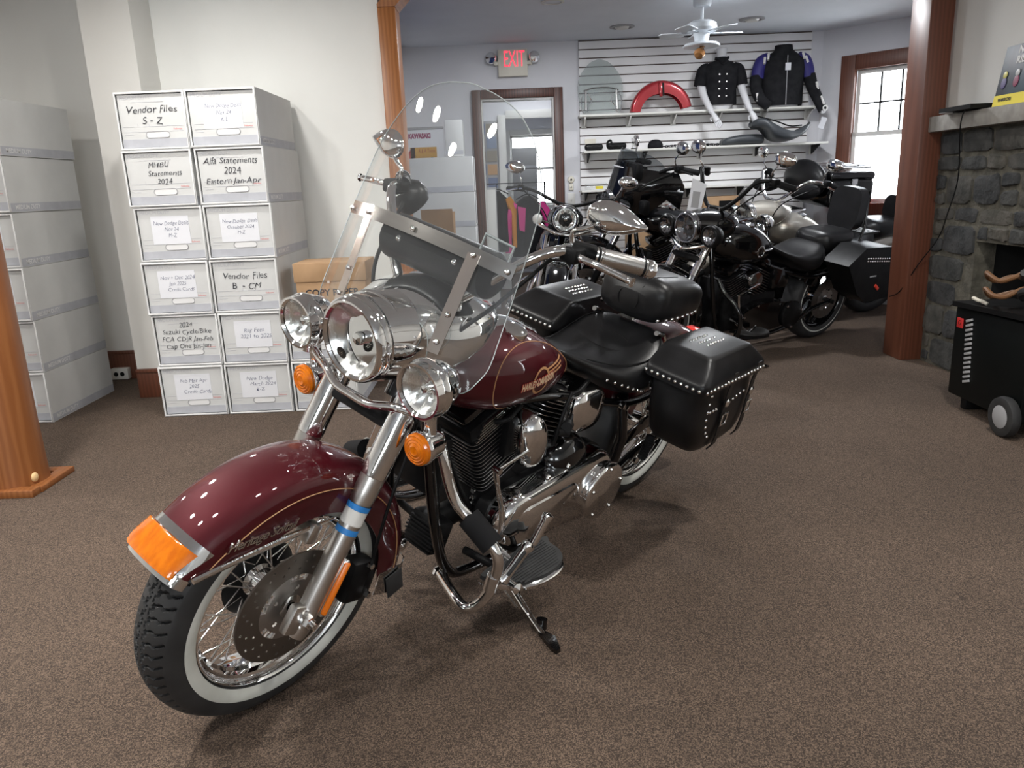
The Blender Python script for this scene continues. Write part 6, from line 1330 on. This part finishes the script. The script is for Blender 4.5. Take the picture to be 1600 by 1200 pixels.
lp = thing('dark_folder', 'flat black folder lying on the mantel next to the poster', 'folder', TR(2.62, 4.53, 1.5185)); MB().prism([(-.08, -.17, .004), (.09, -.17, .004), (.09, .14, .004), (.0, .19, .004), (-.08, .14, .004)], (0, 0, .022)).bevel(.003).obj('cover', PLASBLK, lp); MB().box((-.05, .12, .003), (.05, .05, .004)).obj('paper_corner', WHITEP, lp, smooth=0)
cb = MB().tube(crom([(2.60, 4.46, 1.527), (2.575, 4.465, 1.52), (2.563, 4.47, 1.48), (2.572, 4.49, 1.40), (2.64, 4.58, 1.15), (2.645, 4.66, .95), (2.648, 4.74, .80), (2.60, 4.86, .62), (2.55, 4.95, .45), (2.535, 5.05, .40)], 8), .0035, 8).obj('cable', PLASBLK); tag(cb, 'thin black cable hanging from the mantel across the stones to the post', 'cable')
# machine cart
mc = thing('battery_charger_cart', 'black wheeled charger cabinet with vent slots before the fireplace', 'machine', TR(2.30, 3.64, 0))
mb = MB().box((.14, -.06, .30), (.30, .58, .46), bev=.012); mb.obj('cabinet', STRONG, mc)
MB().prism([(-.03, .23, .53), (.28, .23, .53), (.28, -.35, .545), (-.03, -.35, .545)], (0, 0, .025)).bevel(.008).obj('top_tray', PLASBLK, mc)
vm = MB().box((-.0125, 0, 0), (.006, .055, .012), RX(-18).to_3x3(), bev=.001).mesh('vent_slot', GREYM)
for k in range(14): link('vent_slot', vm, mc, TR(0, .10-.002*k, .475-.0235*k))
MB().box((-.013, .175, .45), (.006, .05, .05), bev=.002).obj('red_badge', mat('red_badge', (.55, .03, .03), .4), mc); link('badge_letters', text_mesh('G', .035, PLASBLK), mc, TR(-.0165, .175, .45) @ RZ(-90) @ F90)
wh = MB().lathe([(.0, -.02), (.05, -.022), (.075, -.025), (.09, -.02), (.095, 0), (.09, .02), (.075, .025), (.05, .022), (0, .02)], (-.04, -.29, .095), (1, 0, 0), 32).obj('rear_wheel', RUBBER, mc); MB().lathe([(.0, .026), (.045, .026), (.055, .022)], (-.04, -.29, .095), (-1, 0, 0), 24).obj('wheel_hub', GREYM, wh)
MB().box((.14, .15, .035), (.22, .05, .07), bev=.01).obj('front_foot', PLASBLK, mc)
for (y, z) in [(.12, .575), (.06, .57)]: MB().tube(crom([(.02, y, z), (-.005, y-.02, z+.012), (.01, y-.05, z)], 5), .009, 8).obj('cable_clamp', PINKW, mc)
MB().tube(crom([(.05+.09*math.cos(a), -.08+.12*math.sin(a), .60+.02*math.sin(3*a)+.012*a) for a in [k*.55 for k in range(22)]], 3), .011, 8).obj('cable_coil', mat('copper_cable', (.16, .075, .03), .5), mc)
MB().tube(crom([(.08+.07*math.cos(a), -.26+.10*math.sin(a), .61+.015*math.cos(2*a)+.014*a) for a in [k*.6 for k in range(16)]], 3), .017, 8).obj('black_hose', RUBBER, mc)
jk_ = thing('red_jack', 'red steel jack handle on a black post behind the charger cabinet', 'jack', TR(2.50, 3.25, 0))
MB().tube([(0, -.03, 0.03), (0, -.03, .98)], .02, 12).box((.0, -.03, .012), (.22, .22, .024), bev=.005).obj('post', STRONG, jk_)
MB().box((0, -.08, 1.0), (.035, .42, .035), bev=.006).box((0, .12, .93), (.02, .03, .14), bev=.005).box((0, -.04, .93), (.03, .28, .022), RX(14).to_3x3(), bev=.005).box((0, -.12, 1.0), (.06, .07, .05), bev=.006).obj('handle_frame', mat('jack_red', (.33, .02, .03), .4), jk_)
